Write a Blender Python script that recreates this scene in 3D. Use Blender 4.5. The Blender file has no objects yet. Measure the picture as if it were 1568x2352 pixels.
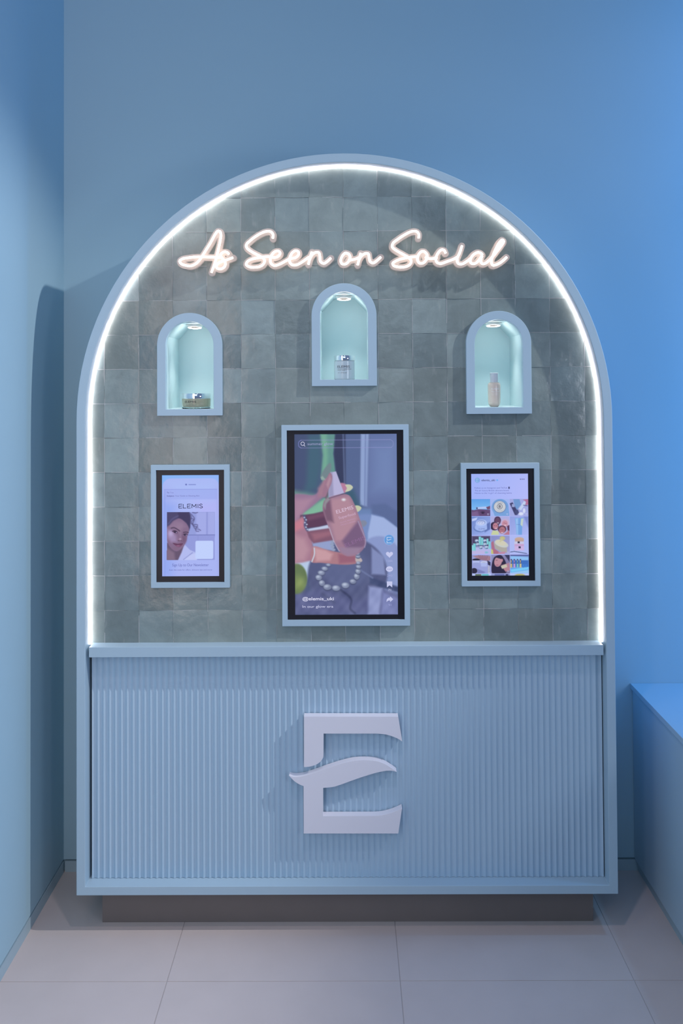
import bpy, math, random
import numpy as np
from mathutils import Vector, Matrix, Euler

C = bpy.context.scene.collection
random.seed(7)
RNG = np.random.default_rng(11)

# ------------------------------------------------------------------ camera, world, lights, exposure
sc = bpy.context.scene
sc.view_settings.view_transform = 'Standard'
sc.view_settings.look = 'None'
sc.view_settings.gamma = 1.0
sc.view_settings.use_curve_mapping = False
sc.view_settings.exposure = 0.0

cam_data = bpy.data.cameras.new('camera')
cam = bpy.data.objects.new('camera', cam_data)
C.objects.link(cam)
cam.location = (0.00767, -2.5, 1.5646)
cam.rotation_mode = 'XYZ'
_R = Matrix.Rotation(0.005479, 3, 'Z') @ Matrix.Rotation(math.pi / 2 + 0.019668, 3, 'X') @ Matrix.Rotation(-0.00611, 3, 'Z')
cam.rotation_euler = _R.to_euler('XYZ')
cam_data.sensor_fit = 'VERTICAL'
cam_data.sensor_height = 36.0
cam_data.sensor_width = 24.0
cam_data.lens = 2000.0 / 2352.0 * 36.0
cam_data.shift_y = -0.14078
cam_data.clip_start = 0.05
sc.camera = cam

world = bpy.data.worlds.new('world')
sc.world = world
world.use_nodes = True
bg = world.node_tree.nodes['Background']
bg.inputs[0].default_value = (0.36, 0.51, 0.90, 1)
bg.inputs[1].default_value = 0.36


def area(name, loc, target, size, color, power, size_y=None, spread=math.pi):
    d = bpy.data.lights.new(name, 'AREA')
    d.shape = 'RECTANGLE' if size_y else 'SQUARE'
    d.size = size
    if size_y:
        d.size_y = size_y
    d.color = color
    d.energy = power
    d.spread = spread
    o = bpy.data.objects.new(name, d)
    C.objects.link(o)
    o.location = loc
    v = Vector(target) - Vector(loc)
    o.rotation_euler = v.to_track_quat('-Z', 'Y').to_euler()
    return o


def spot(name, loc, target, color, power, angle, blend, radius):
    d = bpy.data.lights.new(name, 'SPOT')
    d.color = color
    d.energy = power
    d.spot_size = math.radians(angle)
    d.spot_blend = blend
    d.shadow_soft_size = radius
    o = bpy.data.objects.new(name, d)
    C.objects.link(o)
    o.location = loc
    v = Vector(target) - Vector(loc)
    o.rotation_euler = v.to_track_quat('-Z', 'Y').to_euler()
    return o


# ceiling spot high on the right: washes the left wall, the cabinet throws its arch shadow there
spot('key_light', (3.25, -1.05, 3.88), (-0.80, -0.3, 1.0), (1.0, 0.96, 0.98), 380, 32, 0.6, 0.035)
# ceiling spot in front of the cabinet: floor and front faces
spot('ceiling_light', (0.0, -1.15, 2.85), (-0.1, -0.6, 0.0), (1.0, 0.80, 0.86), 28, 92, 1.0, 0.045)
# blue wash coming along the back wall from the right
area('blue_wash_light', (1.75, 0.02, 1.9), (0.2, 0.25, 1.9), 0.35, (0.03, 0.36, 1.0), 13, 2.3)
# extra blue spot from above, added to brighten the countertop
spot('counter_blue_light', (1.55, -0.15, 3.0), (1.25, 0.05, 0.6), (0.16, 0.50, 1.0), 34, 42, 1.0, 0.05)
# lavender beam grazing the top of the back wall
spot('lavender_beam', (2.1, -0.12, 2.85), (0.9, 0.335, 2.42), (0.70, 0.70, 1.0), 7, 34, 1.0, 0.05)
# unseen warm fill added at the left, standing in for shop light
area('left_fill_light', (-0.74, -1.35, 1.75), (-0.80, 0.2, 1.5), 0.4, (1.0, 0.80, 0.72), 7.0, 2.4)
# soft light from the shop on the right, level with the letter
area('right_shop_light', (1.9, -2.5, 1.5), (0.0, 0.0, 0.8), 0.5, (0.84, 0.88, 1.0), 8)
# soft lavender room light from behind the camera
area('room_light', (-0.6, -3.4, 2.6), (-0.2, 0.0, 1.1), 2.4, (0.62, 0.82, 1.0), 16, 1.4)


# ------------------------------------------------------------------ helpers
def lin(c):
    return tuple(((v / 255) / 12.92 if v / 255 <= 0.04045 else ((v / 255 + 0.055) / 1.055) ** 2.4) for v in c)


def mat(name, color, rough=0.5, metal=0.0, coat=0.0, noise=0.0, nscale=30.0, bump=0.0, bscale=200.0,
        emit=None, estr=0.0, trans=0.0, ior=1.45, spec=0.5, sss=0.0, alpha=1.0):
    m = bpy.data.materials.new(name)
    m.use_nodes = True
    nt = m.node_tree
    p = nt.nodes['Principled BSDF']
    p.inputs['Base Color'].default_value = (*color, 1)
    p.inputs['Roughness'].default_value = rough
    p.inputs['Metallic'].default_value = metal
    p.inputs['Coat Weight'].default_value = coat
    p.inputs['Transmission Weight'].default_value = trans
    p.inputs['IOR'].default_value = ior
    p.inputs['Specular IOR Level'].default_value = spec
    p.inputs['Alpha'].default_value = alpha
    if emit:
        p.inputs['Emission Color'].default_value = (*emit, 1)
        p.inputs['Emission Strength'].default_value = estr
    tc = nt.nodes.new('ShaderNodeTexCoord')
    if noise:
        n = nt.nodes.new('ShaderNodeTexNoise')
        n.inputs['Scale'].default_value = nscale
        n.inputs['Detail'].default_value = 5
        r = nt.nodes.new('ShaderNodeMapRange')
        r.inputs['To Min'].default_value = 1 - noise
        r.inputs['To Max'].default_value = 1 + noise
        mx = nt.nodes.new('ShaderNodeMix')
        mx.data_type = 'RGBA'
        mx.blend_type = 'MULTIPLY'
        mx.inputs[0].default_value = 1
        mx.inputs[6].default_value = (*color, 1)
        nt.links.new(tc.outputs['Object'], n.inputs['Vector'])
        nt.links.new(n.outputs['Fac'], r.inputs['Value'])
        nt.links.new(r.outputs['Result'], mx.inputs[7])
        nt.links.new(mx.outputs[2], p.inputs['Base Color'])
    if bump:
        n2 = nt.nodes.new('ShaderNodeTexNoise')
        n2.inputs['Scale'].default_value = bscale
        b = nt.nodes.new('ShaderNodeBump')
        b.inputs['Strength'].default_value = bump
        b.inputs['Distance'].default_value = 0.001
        nt.links.new(tc.outputs['Object'], n2.inputs['Vector'])
        nt.links.new(n2.outputs['Fac'], b.inputs['Height'])
        nt.links.new(b.outputs['Normal'], p.inputs['Normal'])
    return m


class MB:
    def __init__(self):
        self.v, self.f = [], []

    def add(self, vs, fs):
        o = len(self.v)
        self.v += [tuple(p) for p in vs]
        self.f += [tuple(i + o for i in f) for f in fs]
        return self

    def box(self, x0, x1, y0, y1, z0, z1):
        return self.add([(x0, y0, z0), (x1, y0, z0), (x1, y1, z0), (x0, y1, z0),
                         (x0, y0, z1), (x1, y0, z1), (x1, y1, z1), (x0, y1, z1)],
                        [(0, 3, 2, 1), (4, 5, 6, 7), (0, 1, 5, 4), (1, 2, 6, 5), (2, 3, 7, 6), (3, 0, 4, 7)])

    def ring(self, outer, inner, y0, y1):
        """closed ring between two matched xz outlines, extruded y0..y1"""
        n = len(outer)
        vs = [(x, y0, z) for x, z in outer] + [(x, y0, z) for x, z in inner] + \
             [(x, y1, z) for x, z in outer] + [(x, y1, z) for x, z in inner]
        fs = []
        for i in range(n):
            j = (i + 1) % n
            fs += [(i, j, n + j, n + i), (2 * n + i, 3 * n + i, 3 * n + j, 2 * n + j),
                   (i, 2 * n + i, 2 * n + j, j), (n + i, n + j, 3 * n + j, 3 * n + i)]
        return self.add(vs, fs)

    def prism(self, pts, y0, y1):
        """solid from an xz outline (triangulated by blender as ngons), y0 front"""
        n = len(pts)
        vs = [(x, y0, z) for x, z in pts] + [(x, y1, z) for x, z in pts]
        fs = [tuple(range(n)), tuple(range(2 * n - 1, n - 1, -1))]
        fs += [(i, i + n, (i + 1) % n + n, (i + 1) % n) for i in range(n)]
        return self.add(vs, fs)

    def lathe(self, prof, cx, cy, cz, seg=48):
        n = len(prof)
        vs, fs = [], []
        for k in range(seg):
            a = 2 * math.pi * k / seg
            for r, z in prof:
                vs.append((cx + r * math.cos(a), cy + r * math.sin(a), cz + z))
        for k in range(seg):
            k2 = (k + 1) % seg
            for i in range(n - 1):
                fs.append((k * n + i, k2 * n + i, k2 * n + i + 1, k * n + i + 1))
        return self.add(vs, fs)

    def tube(self, path, r, seg=10):
        path = [Vector(p) for p in path]
        n = len(path)
        vs, fs = [], []
        for i, p in enumerate(path):
            t = (path[min(i + 1, n - 1)] - path[max(i - 1, 0)])
            t = t.normalized() if t.length > 0 else Vector((1, 0, 0))
            a = Vector((0, 1, 0))
            b = t.cross(a).normalized()
            for k in range(seg):
                q = 2 * math.pi * k / seg
                vs.append(p + r * (math.cos(q) * a + math.sin(q) * b))
        for i in range(n - 1):
            for k in range(seg):
                k2 = (k + 1) % seg
                fs.append((i * seg + k, i * seg + k2, (i + 1) * seg + k2, (i + 1) * seg + k))
        fs.append(tuple(range(seg - 1, -1, -1)))
        fs.append(tuple((n - 1) * seg + k for k in range(seg)))
        return self.add(vs, fs)

    def build(self, name, m, parent=None, smooth=False, bevel=0.0, recalc=True):
        me = bpy.data.meshes.new(name)
        me.from_pydata(self.v, [], self.f)
        me.validate()
        if recalc:
            import bmesh
            bm = bmesh.new()
            bm.from_mesh(me)
            bmesh.ops.recalc_face_normals(bm, faces=bm.faces)
            bm.to_mesh(me)
            bm.free()
        me.materials.append(m)
        if smooth:
            me.polygons.foreach_set('use_smooth', [True] * len(me.polygons))
        o = bpy.data.objects.new(name, me)
        C.objects.link(o)
        if parent:
            o.parent = parent
            o.matrix_parent_inverse = Matrix.Translation(-parent.location)
            if parent.parent:
                o.matrix_parent_inverse = Matrix.Identity(4)
        if bevel:
            b = o.modifiers.new('bevel', 'BEVEL')
            b.width = bevel
            b.segments = 2
            b.limit_method = 'ANGLE'
        if smooth == 'auto':
            me.set_sharp_from_angle(angle=math.radians(35))
        return o


def thing(name, label, cat, loc, group=None):
    o = bpy.data.objects.new(name, None)
    o.empty_display_size = 0.05
    C.objects.link(o)
    o.location = loc
    o['label'] = label
    o['category'] = cat
    if group:
        o['group'] = group
    return o


def tag(o, label, cat, group=None):
    o['label'] = label
    o['category'] = cat
    if group:
        o['group'] = group
    return o


def struct(o):
    o['kind'] = 'structure'
    return o


def catmull(pts, sub=10, closed=False):
    P = [np.array(p, float) for p in pts]
    n = len(P)
    out = []
    rng = range(n if closed else n - 1)
    for i in rng:
        p0 = P[(i - 1) % n] if closed or i > 0 else 2 * P[0] - P[1]
        p1, p2 = P[i], P[(i + 1) % n]
        p3 = P[(i + 2) % n] if closed or i + 2 < n else 2 * P[-1] - P[-2]
        d = [max(np.linalg.norm(b - a) ** 0.5, 1e-6) for a, b in ((p0, p1), (p1, p2), (p2, p3))]
        t0, t1 = 0, d[0]
        t2 = t1 + d[1]
        t3 = t2 + d[2]
        for k in range(sub):
            t = t1 + (t2 - t1) * k / sub
            a1 = (t1 - t) / (t1 - t0) * p0 + (t - t0) / (t1 - t0) * p1
            a2 = (t2 - t) / (t2 - t1) * p1 + (t - t1) / (t2 - t1) * p2
            a3 = (t3 - t) / (t3 - t2) * p2 + (t - t2) / (t3 - t2) * p3
            b1 = (t2 - t) / (t2 - t0) * a1 + (t - t0) / (t2 - t0) * a2
            b2 = (t3 - t) / (t3 - t1) * a2 + (t - t1) / (t3 - t1) * a3
            out.append((t2 - t) / (t2 - t1) * b1 + (t - t1) / (t2 - t1) * b2)
    if not closed:
        out.append(P[-1])
    return out


def arch(hw, z0, zc, seg=64):
    """outline (x,z): bottom-left, left side, arch, right side, bottom-right; centre x=0"""
    pts = [(-hw, z0)]
    pts += [(-hw, z0 + (zc - z0) * k / 6) for k in range(1, 6)]
    for k in range(seg + 1):
        a = math.pi - math.pi * k / seg
        pts.append((hw * math.cos(a), zc + hw * math.sin(a)))
    pts += [(hw, zc + (z0 - zc) * k / 6) for k in range(1, 6)]
    pts.append((hw, z0))
    return pts


_font = {}


def text_mesh(s, shear=0.0, bold=0.0):
    """unit text outline as (verts, faces) with bounding box (x0,x1,y0,y1)"""
    cu = bpy.data.curves.new('t', 'FONT')
    cu.body = s
    cu.resolution_u = 4
    cu.shear = shear
    cu.offset = bold
    ob = bpy.data.objects.new('t', cu)
    C.objects.link(ob)
    dg = bpy.context.evaluated_depsgraph_get()
    me = ob.evaluated_get(dg).to_mesh()
    v = [tuple(p.co) for p in me.vertices]
    f = [tuple(p.vertices) for p in me.polygons]
    ob.evaluated_get(dg).to_mesh_clear()
    bpy.data.objects.remove(ob)
    bpy.data.curves.remove(cu)
    xs = [p[0] for p in v]
    ys = [p[1] for p in v]
    return v, f, (min(xs), max(xs), min(ys), max(ys))


def text_part(name, s, x0, x1, zb, zt, y, m, parent, shear=0.0, bold=0.0, wrap=None, extrude=0.0):
    """flat lettering filling the box x0..x1, zb..zt at depth y (facing -Y)"""
    v, f, (a, b, c, d) = text_mesh(s, shear, bold)
    out = []
    for p in v:
        x = x0 + (p[0] - a) / (b - a) * (x1 - x0)
        z = zb + (p[1] - c) / (d - c) * (zt - zb)
        if wrap:
            cx, cy, r = wrap
            t = (x - cx) / r
            out.append((cx + r * math.sin(t), cy - r * math.cos(t), z))
        else:
            out.append((x, y, z))
    mb = MB()
    mb.add(out, f)
    return mb.build(name, m, parent, recalc=False)


# ------------------------------------------------------------------ materials
PAINT = (0.43, 0.585, 0.675)
m_wall = mat('pale_blue_wall_paint', (0.38, 0.58, 0.67), 0.75, noise=0.02, nscale=3, bump=0.08, bscale=350)
m_paint = mat('pale_blue_satin_paint', PAINT, 0.42, bump=0.03, bscale=300)
m_base = mat('baseboard_paint', (0.40, 0.54, 0.60), 0.5)
m_flute = mat('fluted_panel_paint', (0.44, 0.60, 0.72), 0.4)
m_lining = mat('niche_aqua_paint', (0.53, 0.695, 0.735), 0.55)
m_plinth = mat('taupe_plinth', (0.20, 0.17, 0.155), 0.6, noise=0.08, nscale=12)
m_letter = mat('white_letter', (0.80, 0.80, 0.86), 0.45)
m_led = mat('white_led', (1, 1, 1), 0.5, emit=(1.0, 0.87, 0.90), estr=13.0)
m_neon = mat('warm_white_neon', (1, 0.95, 0.9), 0.5, emit=(1.0, 0.88, 0.76), estr=3.6)
m_black = mat('black_bezel', (0.012, 0.011, 0.016), 0.35)
m_chrome = mat('mirror_lid', (0.92, 0.94, 0.95), 0.04, metal=1.0)
m_white = mat('white_plastic', (0.80, 0.80, 0.78), 0.35)
m_dark = mat('dark_print', (0.03, 0.035, 0.05), 0.5)
m_lampglow = mat('downlight_glow', (1, 1, 1), 0.5, emit=(1.0, 0.97, 0.93), estr=6.0)
m_lampbaffle = mat('downlight_baffle', (0.05, 0.04, 0.035), 0.5)


def acrylic():
    m = bpy.data.materials.new('frosted_acrylic')
    m.use_nodes = True
    nt = m.node_tree
    p = nt.nodes['Principled BSDF']
    p.inputs['Base Color'].default_value = (0.74, 0.65, 0.62, 1)
    p.inputs['Roughness'].default_value = 0.25
    out = nt.nodes['Material Output']
    tr = nt.nodes.new('ShaderNodeBsdfTransparent')
    tl = nt.nodes.new('ShaderNodeBsdfTranslucent')
    tl.inputs[0].default_value = (0.80, 0.70, 0.66, 1)
    mx1 = nt.nodes.new('ShaderNodeMixShader')
    mx1.inputs[0].default_value = 0.45
    mx = nt.nodes.new('ShaderNodeMixShader')
    mx.inputs[0].default_value = 0.58
    nt.links.new(p.outputs[0], mx1.inputs[1])
    nt.links.new(tl.outputs[0], mx1.inputs[2])
    nt.links.new(tr.outputs[0], mx.inputs[1])
    nt.links.new(mx1.outputs[0], mx.inputs[2])
    nt.links.new(mx.outputs[0], out.inputs[0])
    return m


m_acrylic = acrylic()


def tile_material():
    m = bpy.data.materials.new('glazed_handmade_tile')
    m.use_nodes = True
    nt = m.node_tree
    L = nt.links.new
    p = nt.nodes['Principled BSDF']
    at = nt.nodes.new('ShaderNodeAttribute')
    at.attribute_name = 'tile'
    tc = nt.nodes.new('ShaderNodeTexCoord')
    n = nt.nodes.new('ShaderNodeTexNoise')
    n.inputs['Scale'].default_value = 13
    n.inputs['Detail'].default_value = 7
    n.inputs['Roughness'].default_value = 0.62
    n.inputs['Distortion'].default_value = 0.5
    r = nt.nodes.new('ShaderNodeMapRange')
    r.inputs['From Min'].default_value = 0.3
    r.inputs['From Max'].default_value = 0.7
    r.inputs['To Min'].default_value = 0.86
    r.inputs['To Max'].default_value = 1.14
    mx = nt.nodes.new('ShaderNodeMix')
    mx.data_type = 'RGBA'
    mx.blend_type = 'MULTIPLY'
    mx.inputs[0].default_value = 1
    L(tc.outputs['Object'], n.inputs['Vector'])
    L(n.outputs['Fac'], r.inputs['Value'])
    L(at.outputs['Color'], mx.inputs[6])
    L(r.outputs['Result'], mx.inputs[7])
    # pale streaks in the glaze
    mp = nt.nodes.new('ShaderNodeMapping')
    mp.inputs['Scale'].default_value = (55, 1, 16)
    n3 = nt.nodes.new('ShaderNodeTexNoise')
    n3.inputs['Scale'].default_value = 1.0
    n3.inputs['Detail'].default_value = 6
    r3 = nt.nodes.new('ShaderNodeMapRange')
    r3.inputs['From Min'].default_value = 0.60
    r3.inputs['From Max'].default_value = 0.78
    r3.inputs['To Max'].default_value = 0.4
    mx3 = nt.nodes.new('ShaderNodeMix')
    mx3.data_type = 'RGBA'
    mx3.inputs[7].default_value = (0.42, 0.44, 0.40, 1)
    L(tc.outputs['Object'], mp.inputs['Vector'])
    L(mp.outputs[0], n3.inputs['Vector'])
    L(n3.outputs['Fac'], r3.inputs['Value'])
    L(r3.outputs['Result'], mx3.inputs[0])
    L(mx.outputs[2], mx3.inputs[6])
    L(mx3.outputs[2], p.inputs['Base Color'])
    p.inputs['Roughness'].default_value = 0.17
    p.inputs['Specular IOR Level'].default_value = 0.5
    n2 = nt.nodes.new('ShaderNodeTexNoise')
    n2.inputs['Scale'].default_value = 45
    n2.inputs['Detail'].default_value = 4
    b = nt.nodes.new('ShaderNodeBump')
    b.inputs['Strength'].default_value = 0.5
    b.inputs['Distance'].default_value = 0.002
    L(tc.outputs['Object'], n2.inputs['Vector'])
    L(n2.outputs['Fac'], b.inputs['Height'])
    L(b.outputs['Normal'], p.inputs['Normal'])
    return m


m_tile = tile_material()

# ------------------------------------------------------------------ room
BW = 0.335      # back wall plane
LW = -0.9134    # left wall plane
FG = 0.6128
floor_m = mat('greige_floor_tile', (0.62, 0.55, 0.52), 0.5, noise=0.07, nscale=7, bump=0.1, bscale=120)
grout_m = mat('floor_grout', (0.50, 0.47, 0.46), 0.8)
mb = MB()
gx = [-0.4737 + FG * k for k in range(-2, 8)]
gy = [-0.1822 + 0.6128 * k for k in range(-8, 3)]
g = 0.0010
for i in range(len(gx) - 1):
    for j in range(len(gy) - 1):
        mb.box(gx[i] + g, gx[i + 1] - g, gy[j] + g, min(gy[j + 1] - g, 0.45), -0.012, 0.0)
fl = struct(mb.build('floor', floor_m, bevel=0.0006))
mb = MB()
mb.box(gx[0], gx[-1], gy[0], 0.45, -0.03, -0.0016)
mb.build('floor_grout', grout_m, fl)

mb = MB()
mb.box(LW - 0.12, 3.4, BW, BW + 0.12, 0.040, 4.2)
mb.box(LW - 0.12, 3.4, BW + 0.010, BW + 0.12, -0.01, 0.040)
struct(mb.build('wall_back', m_wall))
mb = MB()
mb.box(LW - 0.12, LW, -5.0, BW, 0.040, 4.2)
mb.box(LW - 0.12, LW - 0.010, -5.0, BW, -0.01, 0.040)
struct(mb.build('wall_left', m_wall))
mb = MB()
mb.box(LW + 0.004, 0.936, BW - 0.001, BW + 0.010, 0, 0.0345)
struct(mb.build('baseboard_back', m_base))
mb = MB()
mb.box(LW - 0.010, LW + 0.001, -5.0, BW - 0.002, 0, 0.0345)
struct(mb.build('baseboard_left', m_base))

# low counter on the right
ct = thing('low_counter', 'low pale blue counter with overhanging top against back wall, right of arched unit', 'counter',
           (1.5, -0.5, 0))
MB().box(0.917, 2.2, -1.7, BW - 0.0005, 0.580, 0.5965).build('countertop', m_paint, ct, bevel=0.001)
MB().box(0.9235, 2.2, -1.69, BW - 0.003, 0.039, 0.580).build('body', m_paint, ct)
MB().box(0.934, 2.2, -1.68, BW - 0.003, 0.0, 0.039).build('toe_kick', m_base, ct)

# ------------------------------------------------------------------ arched display unit
ZC, RO, RI = 1.4645, 0.7685, 0.7435
unit = thing('display_cabinet', 'tall arched pale blue display cabinet with tiled back and fluted lower panel', 'cabinet',
             (0, 0.17, 0))
outer = arch(RO, 0.118, ZC)
inner = arch(RI, 0.1425, ZC)
MB().ring(outer, inner, 0.0, BW - 0.001).build('frame', m_paint, unit, bevel=0.0012)
MB().box(-0.714, 0.7165, 0.07, BW - 0.002, 0.0, 0.118).build('plinth', m_plinth, unit)

# ledge
MB().box(-0.7345, 0.737, 0.006, 0.060, 0.7885, 0.8175).build('ledge', m_paint, unit, bevel=0.0008)
MB().box(-RI, RI, 0.036, 0.062, 0.800, 0.8165).build('ledge_back_rail', m_paint, unit)

# fluted panel: concave flutes
mb = MB()
x0, x1 = -0.7360, 0.7400
N = 87
pitch = (x1 - x0) / N
prof = []
for i in range(N):
    for k in range(8):
        u = k / 8
        prof.append((x0 + (i + u) * pitch, 0.0405 + 0.0046 * math.sin(math.pi * u)))
prof.append((x1, 0.0405))
n = len(prof)
vs = [(x, y, 0.1432) for x, y in prof] + [(x, y, 0.789) for x, y in prof] + \
     [(x, 0.056, 0.1432) for x, y in prof] + [(x, 0.056, 0.789) for x, y in prof]
fs = []
for i in range(n - 1):
    fs += [(i, i + 1, n + i + 1, n + i), (2 * n + i, 3 * n + i, 3 * n + i + 1, 2 * n + i + 1),
           (i, 2 * n + i, 2 * n + i + 1, i + 1), (n + i, n + i + 1, 3 * n + i + 1, 3 * n + i)]
fs += [(0, n, 3 * n, 2 * n), (n - 1, 3 * n - 1, 4 * n - 1, 2 * n - 1)]
mb.add(vs, fs)
mb.build('fluted_panel', m_flute, unit)

# niches: centres and base heights
NICHES = [(-0.449, 1.478), (0.002, 1.5617), (0.4515, 1.478)]


SCREEN_RECTS = [(-0.5625, -0.3345, 0.9790, 1.3349), (-0.1822, 0.1878, 0.8668, 1.4488), (0.3384, 0.5660, 0.9790, 1.3353)]


def in_niche(x, z, inset):
    for xa_, xb_, za_, zb_ in SCREEN_RECTS:
        if xa_ + inset <= x <= xb_ - inset and za_ + inset <= z <= zb_ - inset:
            return True
    for cx, z0 in NICHES:
        hw = 0.0947 - inset
        if z0 + inset <= z <= z0 + 0.205 and abs(x - cx) <= hw:
            return True
        if z > z0 + 0.205 and math.hypot(x - cx, z - z0 - 0.205) <= hw:
            return True
    return False


# handmade tiles, one mesh, each with its own tilt and glaze tone
TP = 0.1004
gxs = [0.0015 + TP * k for k in range(-8, 9)]
gzs = [0.911 + 0.10045 * k for k in range(-1, 14)]
vs, fs, cols = [], [], []
GRID = 8
R_IN = RI + 0.008
tone_rng = random.Random(5)
for i in range(len(gxs) - 1):
    for j in range(len(gzs) - 1):
        cxm, czm = (gxs[i] + gxs[i + 1]) / 2, (gzs[j] + gzs[j + 1]) / 2
        t = tone_rng.random()
        warm = tone_rng.random()
        k = 0.80 + 0.42 * t
        col = (0.232 * k * (0.97 + 0.06 * warm), 0.286 * k, 0.272 * k * (1.03 - 0.06 * warm))
        off = tone_rng.uniform(-0.0006, 0.0005)
        tx, tz = tone_rng.gauss(0, 0.008), tone_rng.gauss(0, 0.008)
        w = [tone_rng.uniform(-0.0004, 0.0004) for _ in range(4)]
        ph = tone_rng.uniform(0, 6)
        gap = [max(0.0001, tone_rng.uniform(-0.0003, 0.0007)) for _ in range(4)]
        xa, xb = gxs[i] + gap[0], gxs[i + 1] - gap[1]
        za, zb = gzs[j] + gap[2], gzs[j + 1] - gap[3]
        if j == 0:
            za = 0.8155
        base = len(vs)
        idx = {}
        pos = {}
        for a in range(GRID + 1):
            for b in range(GRID + 1):
                u, v = a / GRID, b / GRID
                x = xa + (xb - xa) * u
                z = za + (zb - za) * v
                wob = 0.0004 * math.sin(u * 5 + ph) * math.sin(v * 4 + ph * 1.7)
                if a in (0, GRID):
                    x += 0.0006 * math.sin(v * 7 + ph)
                if b in (0, GRID):
                    z += 0.0006 * math.sin(u * 6 + ph * 2)
                y = 0.0495 + off + tx * (x - cxm) + tz * (z - czm) + w[0] * (u - .5) * (v - .5) * 4 + wob
                edge = min(u, 1 - u, v, 1 - v)
                if edge == 0:
                    y += 0.0004
                pos[a, b] = [x, y, z]

        def outside(p):
            x, y, z = p
            if abs(x) > R_IN and z <= ZC:
                return True
            return z > ZC and math.hypot(x, z - ZC) > R_IN
        cells = []
        for a in range(GRID):
            for b in range(GRID):
                q = [(a, b), (a + 1, b), (a + 1, b + 1), (a, b + 1)]
                if all(outside(pos[c]) for c in q):
                    continue
                if all(in_niche(pos[c][0], pos[c][2], 0.003) for c in q):
                    continue
                cells.append(q)
        used = {c for q in cells for c in q}
        for c in used:
            x, y, z = pos[c]
            if outside((x, y, z)):
                if z <= ZC:
                    x = math.copysign(R_IN, x)
                else:
                    r = math.hypot(x, z - ZC)
                    x, z = x * R_IN / r, ZC + (z - ZC) * R_IN / r
            idx[c] = len(vs)
            vs.append((x, y, z))
        back = {}
        for c in used:
            if c[0] in (0, GRID) or c[1] in (0, GRID):
                back[c] = len(vs)
                p = vs[idx[c]]
                vs.append((p[0], p[1] + 0.006, p[2]))
        nf = len(fs)
        for q in cells:
            fs.append(tuple(idx[c] for c in q))
        for a in range(GRID):
            for e in (((a, 0), (a + 1, 0)), ((a + 1, GRID), (a, GRID)), ((0, a + 1), (0, a)), ((GRID, a), (GRID, a + 1))):
                if e[0] in back and e[1] in back:
                    fs.append((idx[e[0]], back[e[0]], back[e[1]], idx[e[1]]))
        cols += [(*col, 1)] * (len(fs) - nf)
me = bpy.data.meshes.new('tiled_back_panel')
me.from_pydata(vs, [], fs)
ca = me.color_attributes.new('tile', 'FLOAT_COLOR', 'CORNER')
arr = []
for p, c in zip(me.polygons, cols):
    arr += list(c) * p.loop_total
ca.data.foreach_set('color', arr)
me.materials.append(m_tile)
me.polygons.foreach_set('use_smooth', [True] * len(me.polygons))
me.set_sharp_from_angle(angle=math.radians(40))
tl = bpy.data.objects.new('tiled_back_panel', me)
C.objects.link(tl)
tl.parent = unit
tl.matrix_parent_inverse = Matrix.Translation(-unit.location)
m_grout = mat('pale_tile_grout', (0.52, 0.53, 0.52), 0.8)
# backing board behind the tiles, cut for the niches by leaving strips
mb = MB()
S = 0.0115
zz = 0.80
while zz < 2.215:
    runs, cur = [], None
    xx = -0.76
    while xx < 0.76:
        xm, zm = xx + S / 2, zz + S / 2
        lim = 0.757 if zm <= ZC else math.sqrt(max(0.757 ** 2 - (zm - ZC) ** 2, 0))
        ok = abs(xm) < lim and not in_niche(xm, zm, 0.008)
        if ok:
            cur = (cur[0], xx + S) if cur else (xx, xx + S)
        elif cur:
            runs.append(cur)
            cur = None
        xx += S
    if cur:
        runs.append(cur)
    for a, b in runs:
        mb.add([(a, 0.0524, zz), (b, 0.0524, zz), (b, 0.0524, zz + S), (a, 0.0524, zz + S)], [(0, 1, 2, 3)])
    zz += S
mb.build('tile_grout', m_grout, unit, recalc=False)

# pointing of pale grout along the joints, close to the glazed faces
mb = MB()


def joint_ok(x, z):
    if z < 0.8165 or in_niche(x, z, 0.006):
        return False
    return abs(x) < 0.745 if z <= ZC else math.hypot(x, z - ZC) < 0.745


JW = 0.00055
for i, xg in enumerate(gxs):
    z = 0.8165
    while z < 2.21:
        d = 0.0003 * math.sin(z * 37 + i * 2.1)
        y = 0.0499 + 0.0006 * math.sin(z * 23 + i * 5.3) + 0.0003 * math.sin(z * 61 + i)
        if joint_ok(xg, z) and joint_ok(xg, z + 0.01):
            mb.box(xg - JW + d, xg + JW + d, y, 0.0525, z, z + 0.01)
        z += 0.01
for j, zg in enumerate(gzs[1:]):
    x = -0.75
    while x < 0.745:
        d = 0.0003 * math.sin(x * 41 + j * 1.3)
        y = 0.0499 + 0.0006 * math.sin(x * 27 + j * 4.1) + 0.0003 * math.sin(x * 57 + j)
        if joint_ok(x, zg) and joint_ok(x + 0.01, zg):
            mb.box(x, x + 0.01, y, 0.0525, zg - JW + d, zg + JW + d)
        x += 0.01
mb.build('grout_pointing', m_grout, unit)

# led strip following the inside of the arch
so = arch(RI - 0.0002, 0.818, ZC)
si = arch(RI - 0.0032, 0.818, ZC)
mb = MB()
n = len(so)
vs = [(x, 0.0410, z) for x, z in so] + [(x, 0.0410, z) for x, z in si] + \
     [(x, 0.0455, z) for x, z in so] + [(x, 0.0455, z) for x, z in si]
fs = []
for i in range(n - 1):
    j = i + 1
    fs += [(i, j, n + j, n + i), (2 * n + i, 3 * n + i, 3 * n + j, 2 * n + j), (n + i, n + j, 3 * n + j, 3 * n + i),
           (i, 2 * n + i, 2 * n + j, j)]
mb.add(vs, fs)
led = mb.build('light_strip', m_led, unit)
led['label'] = 'glowing white strip light along the arch'

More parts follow.
